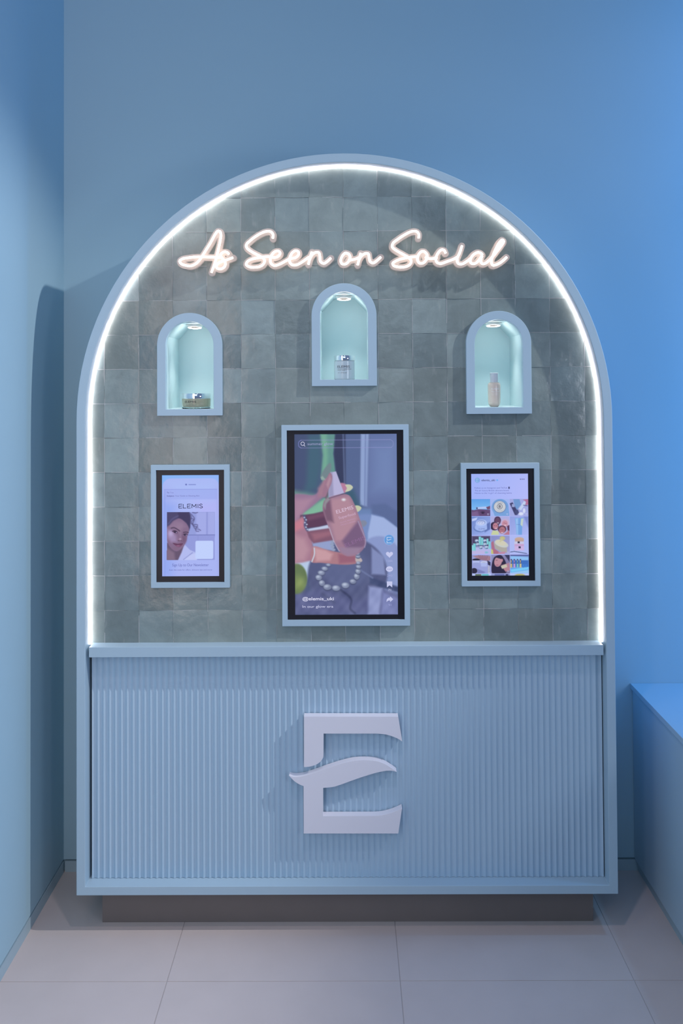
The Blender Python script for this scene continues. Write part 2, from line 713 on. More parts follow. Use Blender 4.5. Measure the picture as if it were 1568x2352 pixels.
# ------------------------------------------------------------------ niches with their downlights
def make_niche(cx, z0, label):
    t = thing('wall_niche', label, 'niche', (cx, 0.13, z0), 'arched wall niches')
    zc = z0 + 0.205
    out = [(cx + x, z) for x, z in arch(0.0947, z0, zc, 48)]
    inn = [(cx + x, z) for x, z in arch(0.0700, z0 + 0.0188, zc, 48)]
    MB().ring(out, inn, 0.035, 0.058).build('surround', m_paint, t, bevel=0.0006)
    zb = z0 + 0.0188
    a = [(-0.0706, zb), (-0.0706, z0 + 0.2325), (-0.0325, z0 + 0.2722), (0.0325, z0 + 0.2722), (0.0706, z0 + 0.2325), (0.0706, zb)]
    b = [(-0.0746, zb - 0.004), (-0.0746, z0 + 0.2342), (-0.0342, z0 + 0.2762), (0.0342, z0 + 0.2762), (0.0746, z0 + 0.2342), (0.0746, zb - 0.004)]
    a = [(cx + x, z) for x, z in a]
    b = [(cx + x, z) for x, z in b]
    mb = MB()
    mb.ring(b, a, 0.0575, 0.249)
    mb.prism(a, 0.245, 0.249)
    mb.build('lining', m_lining, t)
    zt = z0 + 0.2722
    def tilt(mb, deg=7.0):
        a = math.radians(deg)
        c, n_ = math.cos(a), math.sin(a)
        out = []
        for x, y, z in mb.v:
            dy, dz = y - 0.125, z - zt
            out.append((x, 0.125 + dy * c + dz * n_, zt - 0.0035 - dy * n_ + dz * c))
        mb.v = out
        return mb
    mb = MB()
    mb.lathe([(0.0245, 0.0), (0.0258, 0.0), (0.0262, -0.0020), (0.0240, -0.0032), (0.0225, -0.0030)], cx, 0.125, zt - 0.0005, 48)
    dl = mb.build('downlight', m_white, t, smooth='auto')
    ins = tilt(MB().lathe([(0.0222, 0.002), (0.0222, -0.0055), (0.0212, -0.0065), (0.0190, -0.0068), (0.0186, -0.0060)], cx, 0.125, zt, 48))
    ins.build('trim_ring', m_white, dl, smooth='auto')
    tilt(MB().lathe([(0.0200, -0.0072), (0.0130, -0.0060)], cx, 0.125, zt, 48)).build('glowing_lens', m_lampglow, dl, recalc=False)
    tilt(MB().lathe([(0.0130, -0.0060), (0.0050, -0.0058), (0.0001, -0.0058)], cx, 0.125, zt, 48)).build('baffle', m_lampbaffle, dl, recalc=False)
    d = bpy.data.lights.new('niche_light', 'POINT')
    d.energy = 0.12
    d.color = (1.0, 0.96, 0.90)
    d.shadow_soft_size = 0.012
    lo = bpy.data.objects.new('niche_light', d)
    C.objects.link(lo)
    lo.location = (cx, 0.125, zt - 0.030)
    ds = bpy.data.lights.new('niche_spot', 'SPOT')
    ds.energy = 1.7
    ds.color = (1.0, 0.96, 0.90)
    ds.spot_size = math.radians(84)
    ds.spot_blend = 1.0
    ds.shadow_soft_size = 0.010
    ls = bpy.data.objects.new('niche_spot', ds)
    C.objects.link(ls)
    ls.location = (cx, 0.125, zt - 0.022)
    ls.rotation_euler = (math.radians(4), 0, 0)
    return t


make_niche(*NICHES[0], 'arched lit niche holding the squat olive jar, above the newsletter screen')
make_niche(*NICHES[1], 'highest arched lit niche, holding the white frosted jar above the large screen')
make_niche(*NICHES[2], 'arched lit niche holding the slim beige bottle, above the photo-grid screen')

# ------------------------------------------------------------------ products
m_olive = mat('olive_balm_glass', (0.44, 0.44, 0.30), 0.18, coat=0.6, noise=0.08, nscale=60)
m_clear = mat('clear_glass', (0.85, 0.93, 0.93), 0.03, trans=1.0, ior=1.45)
m_frost = mat('white_frosted_glass', (0.60, 0.70, 0.73), 0.25, coat=0.5)
m_print = mat('grey_print', (0.05, 0.055, 0.06), 0.5)
m_print2 = mat('light_grey_print', (0.22, 0.22, 0.20), 0.5)

jx, jy, jz = -0.4408, 0.10, NICHES[0][1] + 0.0190
j = thing('cosmetic_jar', 'squat olive glass jar with mirrored lid standing in the left niche', 'jar', (jx, jy, jz))
MB().lathe([(0.0001, 0.0052), (0.0405, 0.0052), (0.0422, 0.0075), (0.0430, 0.0295), (0.0001, 0.0295)], jx, jy, jz, 64).build('body', m_olive, j, smooth='auto')
MB().lathe([(0.0001, 0.0003), (0.0400, 0.0003), (0.0425, 0.0020), (0.0425, 0.0050), (0.0001, 0.0050)], jx, jy, jz, 64).build('glass_base', m_clear, j, smooth='auto')
MB().lathe([(0.0001, 0.0297), (0.0432, 0.0297), (0.0436, 0.0304), (0.0436, 0.0440), (0.0428, 0.0452), (0.0001, 0.0452)], jx, jy, jz, 64).build('mirrored_lid', m_chrome, j, smooth='auto')
wr = (jx, jy, 0.0435)
text_part('brand_lettering', 'ELEMIS', -0.4726 + 0.002, -0.4340, jz + 0.0180, jz + 0.0238, 0, m_print, j, wrap=wr)
text_part('product_lettering', 'PRO-COLLAGEN', -0.4706, -0.4410, jz + 0.0135, jz + 0.0152, 0, m_print2, j, wrap=wr)
text_part('product_lettering', 'CLEANSING BALM', -0.4706, -0.4360, jz + 0.0092, jz + 0.0110, 0, m_print2, j, wrap=wr)

jx, jy, jz = 0.0026, 0.10, NICHES[1][1] + 0.0190
j = thing('cosmetic_jar', 'tall white frosted jar with mirrored lid standing in the top middle niche', 'jar', (jx, jy, jz))
MB().lathe([(0.0001, 0.0003), (0.0295, 0.0003), (0.0308, 0.0018), (0.0308, 0.0545), (0.0290, 0.0562), (0.0001, 0.0562)], jx, jy, jz, 64).build('body', m_frost, j, smooth='auto')
MB().lathe([(0.0001, 0.0565), (0.0312, 0.0565), (0.0316, 0.0572), (0.0316, 0.0702), (0.0309, 0.0712), (0.0001, 0.0712)], jx, jy, jz, 64).build('mirrored_lid', m_chrome, j, smooth='auto')
wr = (jx, jy, 0.0312)
text_part('brand_lettering', 'ELEMIS', -0.0200, 0.0185, jz + 0.0345, jz + 0.0415, 0, m_dark, j, wrap=wr)
text_part('product_lettering', 'DYNAMIC RESURFACING', -0.0195, 0.0240, jz + 0.0295, jz + 0.0318, 0, m_print, j, wrap=wr)
text_part('product_lettering', 'FACIAL PADS', -0.0195, 0.0045, jz + 0.0258, jz + 0.0280, 0, m_print, j, wrap=wr)
text_part('product_lettering', 'skin refining pads', -0.0190, 0.0090, jz + 0.0185, jz + 0.0212, 0, m_print, j, wrap=wr)

jx, jy, jz = 0.4480, 0.10, NICHES[2][1] + 0.0190
m_pink = mat('beige_liquid_glass', (0.82, 0.66, 0.55), 0.2, coat=0.6, noise=0.03, nscale=50)
m_cap = mat('pale_translucent_cap', (0.66, 0.68, 0.72), 0.3)
m_base_glass = mat('pearl_glass_base', (0.80, 0.74, 0.66), 0.12, coat=0.6)
m_wprint = mat('white_print', (0.95, 0.93, 0.90), 0.5)
j = thing('cosmetic_bottle', 'slim beige bottle with pale cap standing in the right niche', 'bottle', (jx, jy, jz))
MB().lathe([(0.0001, 0.0003), (0.0112, 0.0003), (0.0140, 0.0025), (0.0168, 0.0070), (0.0182, 0.0130), (0.0184, 0.0145),
            (0.0190, 0.0600), (0.0188, 0.0655), (0.0172, 0.0695), (0.0140, 0.0722), (0.0118, 0.0728), (0.0001, 0.0728)],
           jx, jy, jz, 56).build('bottle_body', m_pink, j, smooth='auto')
MB().lathe([(0.0001, 0.0731), (0.0118, 0.0731), (0.0118, 0.0985), (0.0122, 0.0990), (0.0122, 0.1005), (0.0116, 0.1012), (0.0001, 0.1012)],
           jx, jy, jz, 40).build('cap', m_cap, j, smooth='auto')
wr = (jx, jy, 0.0193)
text_part('brand_lettering', 'ELEMIS', jx - 0.0115, jx + 0.0125, jz + 0.0510, jz + 0.0560, 0, m_wprint, j, wrap=wr)
text_part('product_lettering', 'Superfood', jx - 0.0115, jx + 0.0125, jz + 0.0425, jz + 0.0480, 0, m_wprint, j, wrap=wr)
text_part('product_lettering', 'GLOW PRIMING', jx - 0.0115, jx + 0.0100, jz + 0.0388, jz + 0.0402, 0, m_wprint, j, wrap=wr)
text_part('product_lettering', 'MOISTURISER', jx - 0.0115, jx + 0.0085, jz + 0.0350, jz + 0.0364, 0, m_wprint, j, wrap=wr)

# ------------------------------------------------------------------ neon words
def pxA(p, Y):
    return px2w(390 + p[0] * 0.26148, 500 + p[1] * 0.26148, Y)


def pxB(p, Y):
    return px2w(760 + p[0] * 0.28061, 500 + p[1] * 0.28061, Y)


_Rn = np.array(_R)


def px2w(x, y, Y):
    """measured photograph position -> world x,z on the plane at depth Y (used for measured outlines of flat things)"""
    d = _Rn @ np.array([(x - 784) / 2000.0, -(y - 1176 + 0.14078 * 2352) / 2000.0, -1.0])
    t = (Y + 2.5) / d[1]
    return (0.00767 + t * d[0], 1.5646 + t * d[2])


A_strokes = [[(445, 350), (350, 346), (250, 344), (160, 352), (105, 364), (86, 382), (100, 405), (140, 419), (180, 424), (222, 408), (262, 370), (302, 308), (352, 228), (400, 142), (420, 118), (440, 122), (448, 152), (441, 205), (426, 275), (405, 365), (385, 428), (364, 482)],
             [(518, 322), (505, 306), (480, 300), (455, 312), (445, 332), (458, 354), (480, 380), (487, 412), (470, 440), (438, 451), (412, 440), (410, 415), (438, 392), (490, 374), (555, 350)]]
S_strokes = [[(903, 182), (906, 150), (890, 126), (862, 119), (820, 128), (760, 160), (702, 204), (672, 236), (676, 266), (710, 294), (760, 322), (810, 350), (832, 375), (822, 405), (792, 428), (740, 436), (696, 431), (670, 412), (680, 386), (722, 364), (790, 350), (860, 342), (918, 350), (952, 338), (968, 312), (955, 294), (925, 297), (896, 325), (881, 365), (887, 400), (917, 421), (960, 410), (1010, 384), (1060, 358), (1100, 352), (1128, 328), (1130, 302), (1105, 290), (1075, 308), (1055, 345), (1051, 385), (1070, 412), (1110, 415), (1160, 390), (1215, 350), (1228, 345)],
             [(1247, 300), (1232, 345), (1216, 412)],
             [(1222, 380), (1245, 332), (1278, 305), (1308, 308), (1317, 345), (1322, 385), (1352, 402), (1382, 384), (1414, 354)]]
O_strokes = [[(150, 302), (118, 289), (92, 314), (79, 350), (88, 376), (116, 380), (142, 360), (155, 326), (145, 298), (118, 288)],
             [(140, 350), (170, 345), (200, 338), (230, 325)],
             [(243, 290), (231, 335), (218, 388)],
             [(224, 352), (250, 312), (280, 293), (305, 296), (312, 330), (322, 362), (347, 370), (380, 347), (408, 322)]]
C_strokes = [[(716, 168), (719, 138), (702, 114), (662, 112), (602, 140), (542, 180), (506, 210), (501, 240), (530, 266), (590, 300), (638, 330), (656, 355), (642, 386), (602, 403), (552, 403), (512, 392), (505, 374), (540, 350), (600, 332), (660, 322), (712, 318)],
             [(765, 276), (742, 276), (715, 305), (707, 345), (723, 371), (753, 371), (780, 342), (786, 305), (765, 277)],
             [(770, 320), (800, 334), (835, 334), (870, 324)],
             [(938, 292), (925, 266), (900, 264), (875, 290), (858, 330), (866, 365), (896, 376), (940, 362), (1000, 340), (1040, 318)],
             [(1072, 228), (1052, 288), (1031, 340), (1040, 374), (1072, 379), (1112, 356), (1150, 326)],
             [(1240, 306), (1225, 290), (1200, 284), (1166, 302), (1141, 340), (1146, 372), (1176, 376), (1210, 347), (1235, 312), (1226, 345), (1232, 374), (1254, 377), (1292, 350), (1340, 298)],
             [(1338, 300), (1390, 232), (1413, 195), (1402, 181), (1380, 200), (1350, 252), (1325, 310), (1312, 355), (1322, 388), (1352, 385), (1396, 360), (1438, 322)]]


def plate_mesh(paths, r, y0, y1, step=0.0016):
    """plate = everything within r of the strokes (marching squares), extruded"""
    P = np.array([p for path in paths for p in path])
    a = np.array([p for path in paths for p in path[:-1]])
    b = np.array([p for path in paths for p in path[1:]])
    x0, z0 = P.min(0) - r - 2 * step
    x1, z1 = P.max(0) + r + 2 * step
    xs = np.arange(x0, x1, step)
    zs = np.arange(z0, z1, step)
    X, Z = np.meshgrid(xs, zs, indexing='ij')
    D = np.full(X.shape, 1e9)
    for p, q in zip(a, b):
        d = q - p
        L2 = max((d ** 2).sum(), 1e-12)
        t = np.clip(((X - p[0]) * d[0] + (Z - p[1]) * d[1]) / L2, 0, 1)
        D = np.minimum(D, np.hypot(X - p[0] - t * d[0], Z - p[1] - t * d[1]))
    V = D - r
    verts, faces, cache, border = [], [], {}, []

    def vid(key, x, z):
        if key not in cache:
            cache[key] = len(verts)
            verts.append((x, z))
        return cache[key]
    for i in range(len(xs) - 1):
        for j in range(len(zs) - 1):
            c = [(i, j), (i + 1, j), (i + 1, j + 1), (i, j + 1)]
            v = [V[p] for p in c]
            if min(v) > 0:
                continue
            poly, kinds = [], []
            for k in range(4):
                p, q = c[k], c[(k + 1) % 4]
                if v[k] <= 0:
                    poly.append(vid(p, xs[p[0]], zs[p[1]]))
                    kinds.append(0)
                if (v[k] <= 0) != (v[(k + 1) % 4] <= 0):
                    t = v[k] / (v[k] - v[(k + 1) % 4])
                    key = ('e', *min(p, q), *max(p, q))
                    poly.append(vid(key, xs[p[0]] + t * (xs[q[0]] - xs[p[0]]), zs[p[1]] + t * (zs[q[1]] - zs[p[1]])))
                    kinds.append(1 if v[k] <= 0 else 2)
            faces.append(poly)
            for k in range(len(poly)):
                if kinds[k] == 1 and kinds[(k + 1) % len(poly)] == 2:
                    border.append((poly[k], poly[(k + 1) % len(poly)]))
    n = len(verts)
    mb = MB()
    mb.add([(x, y0, z) for x, z in verts] + [(x, y1, z) for x, z in verts],
           [tuple(f) for f in faces] + [tuple(i + n for i in reversed(f)) for f in faces] +
           [(a_, a_ + n, b_ + n, b_) for a_, b_ in border])
    return mb


def neon_word(strokes, px, label):
    YT, YP = 0.0120, 0.0200
    paths_t, paths_p = [], []
    for s in strokes:
        c = catmull(s, 6)
        paths_t.append([np.array(px(p, YT)) for p in c])
        paths_p.append([np.array(px(p, YT)) for p in c])
    allp = np.array([p for q in paths_t for p in q])
    t = thing('neon_sign', label, 'neon sign', (float(allp[:, 0].mean()), 0.03, float(allp[:, 1].min())), 'neon words under the arch')
    plate_mesh(paths_p, 0.0096, 0.0195, 0.0300).build('acrylic_backing', m_acrylic, t)
    mb = MB()
    for q in paths_t:
        mb.tube([(p[0], YT, p[1]) for p in q], 0.0033, 8)
    mb.build('neon_tube', m_neon, t, smooth=True)
    # stand-off pins reaching the tiles
    for q in (paths_t[0], paths_t[-1]):
        for k in (len(q) // 5, 4 * len(q) // 5):
            x, z = q[k]
            mb = MB()
            mb.add([(x + 0.0025 * math.cos(a * math.pi / 4), y, z + 0.0025 * math.sin(a * math.pi / 4)) for y in (0.0302, 0.0498) for a in range(8)],
                   [(a, (a + 1) % 8, (a + 1) % 8 + 8, a + 8) for a in range(8)])
            mb.build('standoff', m_chrome, t)


neon_word(A_strokes, pxA, 'warm white neon word "As" in script on clear backing')
neon_word(S_strokes, pxA, 'warm white neon word "Seen" in script on clear backing')
neon_word(O_strokes, pxB, 'warm white neon word "on" above the middle niche')
neon_word(C_strokes, pxB, 'warm white neon word "Social" in script, last of the sign')

# ------------------------------------------------------------------ letter emblem
def E2(p):
    return px2w(640 + p[0] * 0.1977, 1610 + p[1] * 0.1977, 0.0145)


def mixed(*parts):
    """straight lists are tuples of points, ('c', pts) lists are smoothed"""
    out = []
    for p in parts:
        if p[0] == 'c':
            out += [tuple(q) for q in catmull(p[1], 6)]
        else:
            out += list(p[1])
    return out


top = mixed(('s', [(292, 180), (1387, 181)]), ('c', [(1434, 472), (1395, 446), (1340, 420), (1240, 390), (1150, 381), (1100, 380)]),
            ('s', [(520, 380), (518, 645)]), ('c', [(517, 655), (490, 700), (430, 742), (350, 765), (292, 769)]))
low = mixed(('c', [(119, 868), (160, 880), (210, 882), (285, 872), (400, 838), (520, 795), (700, 736), (850, 698), (950, 688), (1060, 689), (1150, 702), (1240, 737), (1310, 780), (1355, 812)]),
            ('c', [(1370, 826), (1330, 815), (1270, 811), (1190, 822), (1080, 850), (900, 908), (740, 966), (640, 998), (580, 1006), (515, 1011)]),
            ('s', [(515, 1337), (1080, 1335)]), ('c', [(1090, 1335), (1180, 1330), (1280, 1308), (1370, 1275), (1432, 1246)]),
            ('s', [(1388, 1541), (289, 1541), (287, 990)]), ('c', [(280, 988), (235, 968), (180, 932), (135, 888)]))
mb = MB()
for o_ in (top, low):
    mb.prism([E2(p) for p in o_], 0.0145, 0.0400)
tag(mb.build('letter_emblem', m_letter, bevel=0.0008), 'large raised white letter E emblem on the fluted lower panel', 'letter')


# ------------------------------------------------------------------ screens: pictures are painted per vertex on a fine grid
class Canvas:
    def __init__(s, x0, x1, y0, y1, nx, ny, skew):
        s.b = (x0, x1, y0, y1)
        s.nx, s.ny, s.skew = nx, ny, skew
        u = np.linspace(0, 1, nx)
        v = np.linspace(0, 1, ny)
        s.U, s.V = np.meshgrid(u, v, indexing='ij')
        s.Y = y0 + (y1 - y0) * s.V
        s.X = x0 + (x1 - x0) * s.U + skew * s.V
        s.I = np.zeros((nx, ny, 3))
        s.clip = None

    def put(s, al, col):
        if s.clip is not None:
            x0, x1, y0, y1 = s.clip
            al = al * ((s.X >= x0) & (s.X <= x1) & (s.Y >= y0) & (s.Y <= y1))
        s.I = s.I * (1 - al[..., None]) + np.array(col, float) * al[..., None]

    def fill(s, col):
        s.put(np.ones_like(s.X), col)

    def grad(s, p, q, c0, c1):
        d = np.array(q, float) - np.array(p, float)
        t = np.clip(((s.X - p[0]) * d[0] + (s.Y - p[1]) * d[1]) / (d ** 2).sum(), 0, 1)[..., None]
        col = np.array(c0, float) * (1 - t) + np.array(c1, float) * t
        m_ = np.ones_like(s.X) if s.clip is None else ((s.X >= s.clip[0]) & (s.X <= s.clip[1]) & (s.Y >= s.clip[2]) & (s.Y <= s.clip[3])).astype(float)
        s.I = s.I * (1 - m_[..., None]) + col * m_[..., None]

    def poly(s, pts, col, blur=6, a=1.0, smooth=False):
        if smooth:
            pts = catmull(pts, 5, closed=True)
        P = np.array(pts, float)
        lo, hi = P.min(0) - blur - 2, P.max(0) + blur + 2
        sel = (s.X >= lo[0]) & (s.X <= hi[0]) & (s.Y >= lo[1]) & (s.Y <= hi[1])
        X, Y = s.X[sel], s.Y[sel]
        D = np.full(X.shape, 1e9)
        ins = np.zeros(X.shape, bool)
        n = len(P)
        for i in range(n):
            p, q = P[i], P[(i + 1) % n]
            d = q - p
            t = np.clip(((X - p[0]) * d[0] + (Y - p[1]) * d[1]) / max((d ** 2).sum(), 1e-9), 0, 1)
            D = np.minimum(D, np.hypot(X - p[0] - t * d[0], Y - p[1] - t * d[1]))
            if p[1] != q[1]:
                c = ((p[1] > Y) != (q[1] > Y)) & (X < (q[0] - p[0]) * (Y - p[1]) / (q[1] - p[1]) + p[0])
                ins ^= c
        sd = np.where(ins, -D, D)
        al = np.zeros(s.X.shape)
        t = np.clip(0.5 - sd / max(blur, 1e-3) * 0.5, 0, 1)
        al[sel] = t * t * (3 - 2 * t) * a
        s.put(al, col)

    def ell(s, cx, cy, rx, ry, col, blur=6, a=1.0, rot=0):
        c, n = math.cos(math.radians(rot)), math.sin(math.radians(rot))
        dx, dy = s.X - cx, s.Y - cy
        u, v = (dx * c + dy * n) / rx, (-dx * n + dy * c) / ry
        sd = (np.hypot(u, v) - 1) * min(rx, ry)
        t = np.clip(0.5 - sd / max(blur, 1e-3) * 0.5, 0, 1)
        s.put(t * t * (3 - 2 * t) * a, col)

    def line(s, pts, w, col, blur=4, a=1.0, smooth=False):
        if smooth:
            pts = catmull(pts, 6)
        P = np.array(pts, float)
        D = np.full(s.X.shape, 1e9)
        for p, q in zip(P[:-1], P[1:]):
            d = q - p
            t = np.clip(((s.X - p[0]) * d[0] + (s.Y - p[1]) * d[1]) / max((d ** 2).sum(), 1e-9), 0, 1)
            D = np.minimum(D, np.hypot(s.X - p[0] - t * d[0], s.Y - p[1] - t * d[1]))
        t = np.clip(0.5 - (D - w / 2) / max(blur, 1e-3) * 0.5, 0, 1)
        s.put(t * a, col)

    def rect(s, x0, x1, y0, y1, col, blur=5, a=1.0, r=0):
        if r:
            pts = []
            for cx, cy, a0 in ((x1 - r, y0 + r, -90), (x1 - r, y1 - r, 0), (x0 + r, y1 - r, 90), (x0 + r, y0 + r, 180)):
                for k in range(7):
                    q = math.radians(a0 + 15 * k)
                    pts.append((cx + r * math.cos(q), cy + r * math.sin(q)))
        else:
            pts = [(x0, y0), (x1, y0), (x1, y1), (x0, y1)]
        s.poly(pts, col, blur, a)

    def to_world(s, p, W):
        """zoom coordinate -> world x,z given world rect W=(xl,xr,zt,zb)"""
        x0, x1, y0, y1 = s.b
        v = (p[1] - y0) / (y1 - y0)
        u = (p[0] - s.skew * v - x0) / (x1 - x0)
        return W[0] + u * (W[1] - W[0]), W[2] + v * (W[3] - W[2])

    def build(s, name, W, y, parent, strength=1.0):
        nx, ny = s.nx, s.ny
        x = W[0] + s.U * (W[1] - W[0])
        z = W[2] + s.V * (W[3] - W[2])
        co = np.stack([x, np.full_like(x, y), z], -1).reshape(-1, 3)
        me = bpy.data.meshes.new(name)
        i, j = np.meshgrid(np.arange(nx - 1), np.arange(ny - 1), indexing='ij')
        a = (i * ny + j).ravel()
        F = np.stack([a, a + 1, a + ny + 1, a + ny], -1)
        me.vertices.add(len(co))
        me.vertices.foreach_set('co', co.ravel())
        me.loops.add(F.size)
        me.loops.foreach_set('vertex_index', F.ravel().astype(np.int32))
        me.polygons.add(len(F))
        me.polygons.foreach_set('loop_start', np.arange(0, F.size, 4, dtype=np.int32))
        me.update()
        ca = me.color_attributes.new('picture', 'FLOAT_COLOR', 'POINT')
        c = np.clip(s.I, 0, 255) / 255
        c = np.where(c <= 0.04045, c / 12.92, ((c + 0.055) / 1.055) ** 2.4)
        ca.data.foreach_set('color', np.concatenate([c, np.ones((nx, ny, 1))], -1).reshape(-1))
        m = bpy.data.materials.new(name)
        m.use_nodes = True
        p = m.node_tree.nodes['Principled BSDF']
        at = m.node_tree.nodes.new('ShaderNodeAttribute')
        at.attribute_name = 'picture'
        p.inputs['Base Color'].default_value = (0.01, 0.01, 0.012, 1)
        p.inputs['Roughness'].default_value = 0.45
        p.inputs['Specular IOR Level'].default_value = 0.2
        p.inputs['Emission Strength'].default_value = strength
        m.node_tree.links.new(at.outputs['Color'], p.inputs['Emission Color'])
        me.materials.append(m)
        o = bpy.data.objects.new(name, me)
        C.objects.link(o)
        o.parent = parent
        o.matrix_parent_inverse = Matrix.Translation(-parent.location)
        return o


_em = {}


def m_emit(c, k=1.0):
    if (c, k) not in _em:
        m = mat('screen_ink', (0.01, 0.01, 0.01), 0.6, emit=lin(c), estr=k, spec=0.1)
        _em[c, k] = m
    return _em[c, k]


def screen_thing(label, FX, BX, W):
    """FX frame outer rect, BX frame inner rect, W picture rect; all (xl,xr,zt,zb)"""
    t = thing('display_screen', label, 'screen', ((FX[0] + FX[1]) / 2, 0.04, FX[3]), 'screens set in the tiled wall')
    q = lambda r: [(r[0], r[3]), (r[0], r[2]), (r[1], r[2]), (r[1], r[3])]
    MB().ring(q(FX), q(BX), 0.0345, 0.0545).build('frame', m_paint, t, bevel=0.0006)
    mb = MB()
    mb.ring(q(BX), q(W), 0.0415, 0.0475)
    mb.prism(q(BX), 0.0475, 0.0545)
    mb.build('bezel', m_black, t)
    return t


def caption(t, cv, W, s, x0, x1, yb, yt, c, name='screen_lettering', bold=0.0, shear=0.0, y=0.0438):
    a = cv.to_world((x0, yb), W)
    b = cv.to_world((x1, yt), W)
    return text_part(name, s, a[0], b[0], a[1], b[1], y, m_emit(c), t, bold=bold, shear=shear)


YS = 0.0445
# --- large middle screen -------------------------------------------------
W = (-0.1450, 0.1532, 1.4215, 0.8973)
cv = Canvas(213, 1321, 172, 2125, 236, 416, 13)
cv.fill((92, 104, 160))
cv.grad((213, 172), (1321, 172), (62, 72, 112), (104, 120, 178))
cv.poly([(355, 172), (505, 172), (520, 500), (460, 760), (320, 830)], (62, 98, 124), 60)
cv.poly([(213, 172), (350, 172), (330, 700), (213, 800)], (66, 78, 122), 50)
cv.poly([(498, 172), (662, 172), (638, 385), (668, 640), (640, 900), (560, 900), (505, 620), (525, 400)], (96, 150, 144), 14)
cv.poly([(498, 172), (560, 172), (575, 420), (555, 700), (512, 620), (528, 400)], (116, 176, 150), 30)
cv.poly([(655, 172), (770, 172), (770, 900), (700, 900), (640, 385)], (48, 54, 92), 16)
cv.poly([(770, 172), (930, 172), (930, 900), (780, 900)], (84, 100, 152), 14)
cv.line([(742, 172), (760, 800)], 8, (110, 125, 175), 12)
cv.poly([(935, 172), (1022, 172), (1005, 960), (925, 940)], (146, 164, 220), 14)
cv.line([(985, 172), (975, 950)], 10, (110, 125, 185), 8)
cv.poly([(1030, 172), (1340, 172), (1340, 1050), (1000, 960)], (98, 112, 172), 30)
cv.poly([(1060, 300), (1340, 250), (1340, 800), (1060, 800)], (116, 136, 196), 140, 0.8)
cv.poly([(740, 780), (860, 780), (930, 960), (960, 1100), (850, 1100)], (56, 92, 120), 40)
cv.ell(960, 1500, 520, 520, (104, 130, 190), 30)
cv.poly([(1050, 940), (1200, 930), (1340, 1020), (1340, 1200), (1050, 1050)], (88, 104, 160), 24)
cv.ell(1000, 1560, 440, 520, (118, 140, 205), 20)
cv.poly([(1050, 1050), (1180, 1080), (1340, 1200), (1340, 1900), (1160, 1820), (1010, 1700), (1010, 1250)], (164, 180, 238), 14)
cv.ell(1130, 1620, 270, 340, (140, 152, 215), 14)
cv.poly([(213, 1540), (520, 1330), (420, 1600), (320, 1800), (213, 1900)], (188, 205, 244), 30)
cv.ell(790, 1690, 430, 400, (82, 86, 134), 18)
cv.ell(780, 1640, 250, 210, (92, 98, 148), 60)
cv.poly([(1050, 1400), (1180, 1500), (1200, 1700), (1050, 1690)], (132, 140, 198), 18)
cv.poly([(213, 1880), (500, 1850), (900, 1980), (1180, 1850), (1340, 1900), (1340, 2130), (213, 2130)], (94, 96, 150), 50)
cv.poly([(1020, 1820), (1170, 1840), (1130, 2130), (1010, 2130)], (146, 152, 212), 24)
cv.poly([(1170, 1880), (1340, 1960), (1340, 2130), (1150, 2130)], (124, 128, 192), 24)
cv.poly([(1030, 1720), (1340, 1830), (1340, 1890), (1030, 1790)], (62, 72, 120), 16)
cv.line([(720, 1860), (830, 1960), (820, 2060), (870, 2110)], 10, (50, 54, 92), 16, smooth=True)
cv.line([(520, 1900), (640, 1990)], 8, (66, 70, 112), 30)
cv.line([(920, 1640), (1060, 1730)], 6, (120, 130, 185), 14)
# lime at the lower left
cv.ell(232, 1735, 122, 165, (104, 124, 74), 12)
cv.ell(270, 1790, 50, 70, (146, 162, 88), 50)
# light behind the fingers
cv.poly([(300, 1020), (560, 850), (560, 1010), (420, 1050), (300, 1075)], (128, 190, 158), 26)
cv.poly([(213, 790), (520, 850), (440, 940), (290, 1030), (213, 1090)], (120, 168, 150), 50)
cv.poly([(350, 1200), (600, 1150), (600, 1200), (370, 1230)], (196, 204, 240), 10)
cv.poly([(390, 1330), (640, 1310), (640, 1440), (420, 1400)], (150, 160, 215), 16)
# pearls behind the bottle
for x, y in ((628, 1335), (622, 1365), (628, 1395), (640, 1425)):
    cv.ell(x, y, 20, 14, (150, 158, 196), 6)
# back of hand and fingers
skin, skd, skl = (176, 116, 142), (112, 68, 100), (206, 150, 166)
cv.poly([(213, 830), (300, 820), (430, 830), (500, 760), (540, 660), (600, 590), (622, 620), (612, 700), (560, 820), (470, 900), (400, 960), (300, 1040), (250, 1140), (213, 1180)], (158, 112, 150), 14, smooth=True)
cv.poly([(470, 760), (520, 690), (590, 600), (620, 640), (600, 730), (540, 830), (470, 860)], (172, 118, 142), 24)
cv.poly([(213, 880), (430, 860), (300, 1030), (213, 1130)], (196, 140, 166), 40, 0.6)
cv.poly([(498, 650), (510, 600), (545, 540), (600, 484), (614, 510), (600, 590), (560, 650)], (116, 134, 142), 10, smooth=True)
cv.poly([(500, 640), (520, 625), (552, 668), (505, 668)], (150, 172, 165), 8)
cv.poly([(280, 1050), (420, 1035), (540, 1010), (570, 1040), (585, 1150), (480, 1175), (350, 1190), (270, 1180)], (96, 52, 84), 12)
cv.poly([(350, 1060), (540, 1015), (560, 1060), (360, 1110)], (120, 66, 98), 24)
cv.poly([(213, 1130), (300, 1060), (340, 1150), (350, 1210), (400, 1300), (420, 1420), (400, 1540), (300, 1560), (213, 1570)], skin, 14)
cv.poly([(213, 1130), (310, 1080), (330, 1180), (213, 1230)], (214, 120, 140), 30)
cv.poly([(350, 1225), (600, 1190), (650, 1230), (640, 1320), (420, 1355), (370, 1290)], (138, 82, 108), 12)
cv.poly([(400, 1250), (620, 1220), (640, 1260), (430, 1320)], (166, 98, 120), 26)
cv.poly([(213, 1260), (330, 1300), (380, 1420), (330, 1540), (213, 1560)], skl, 50, 0.7)
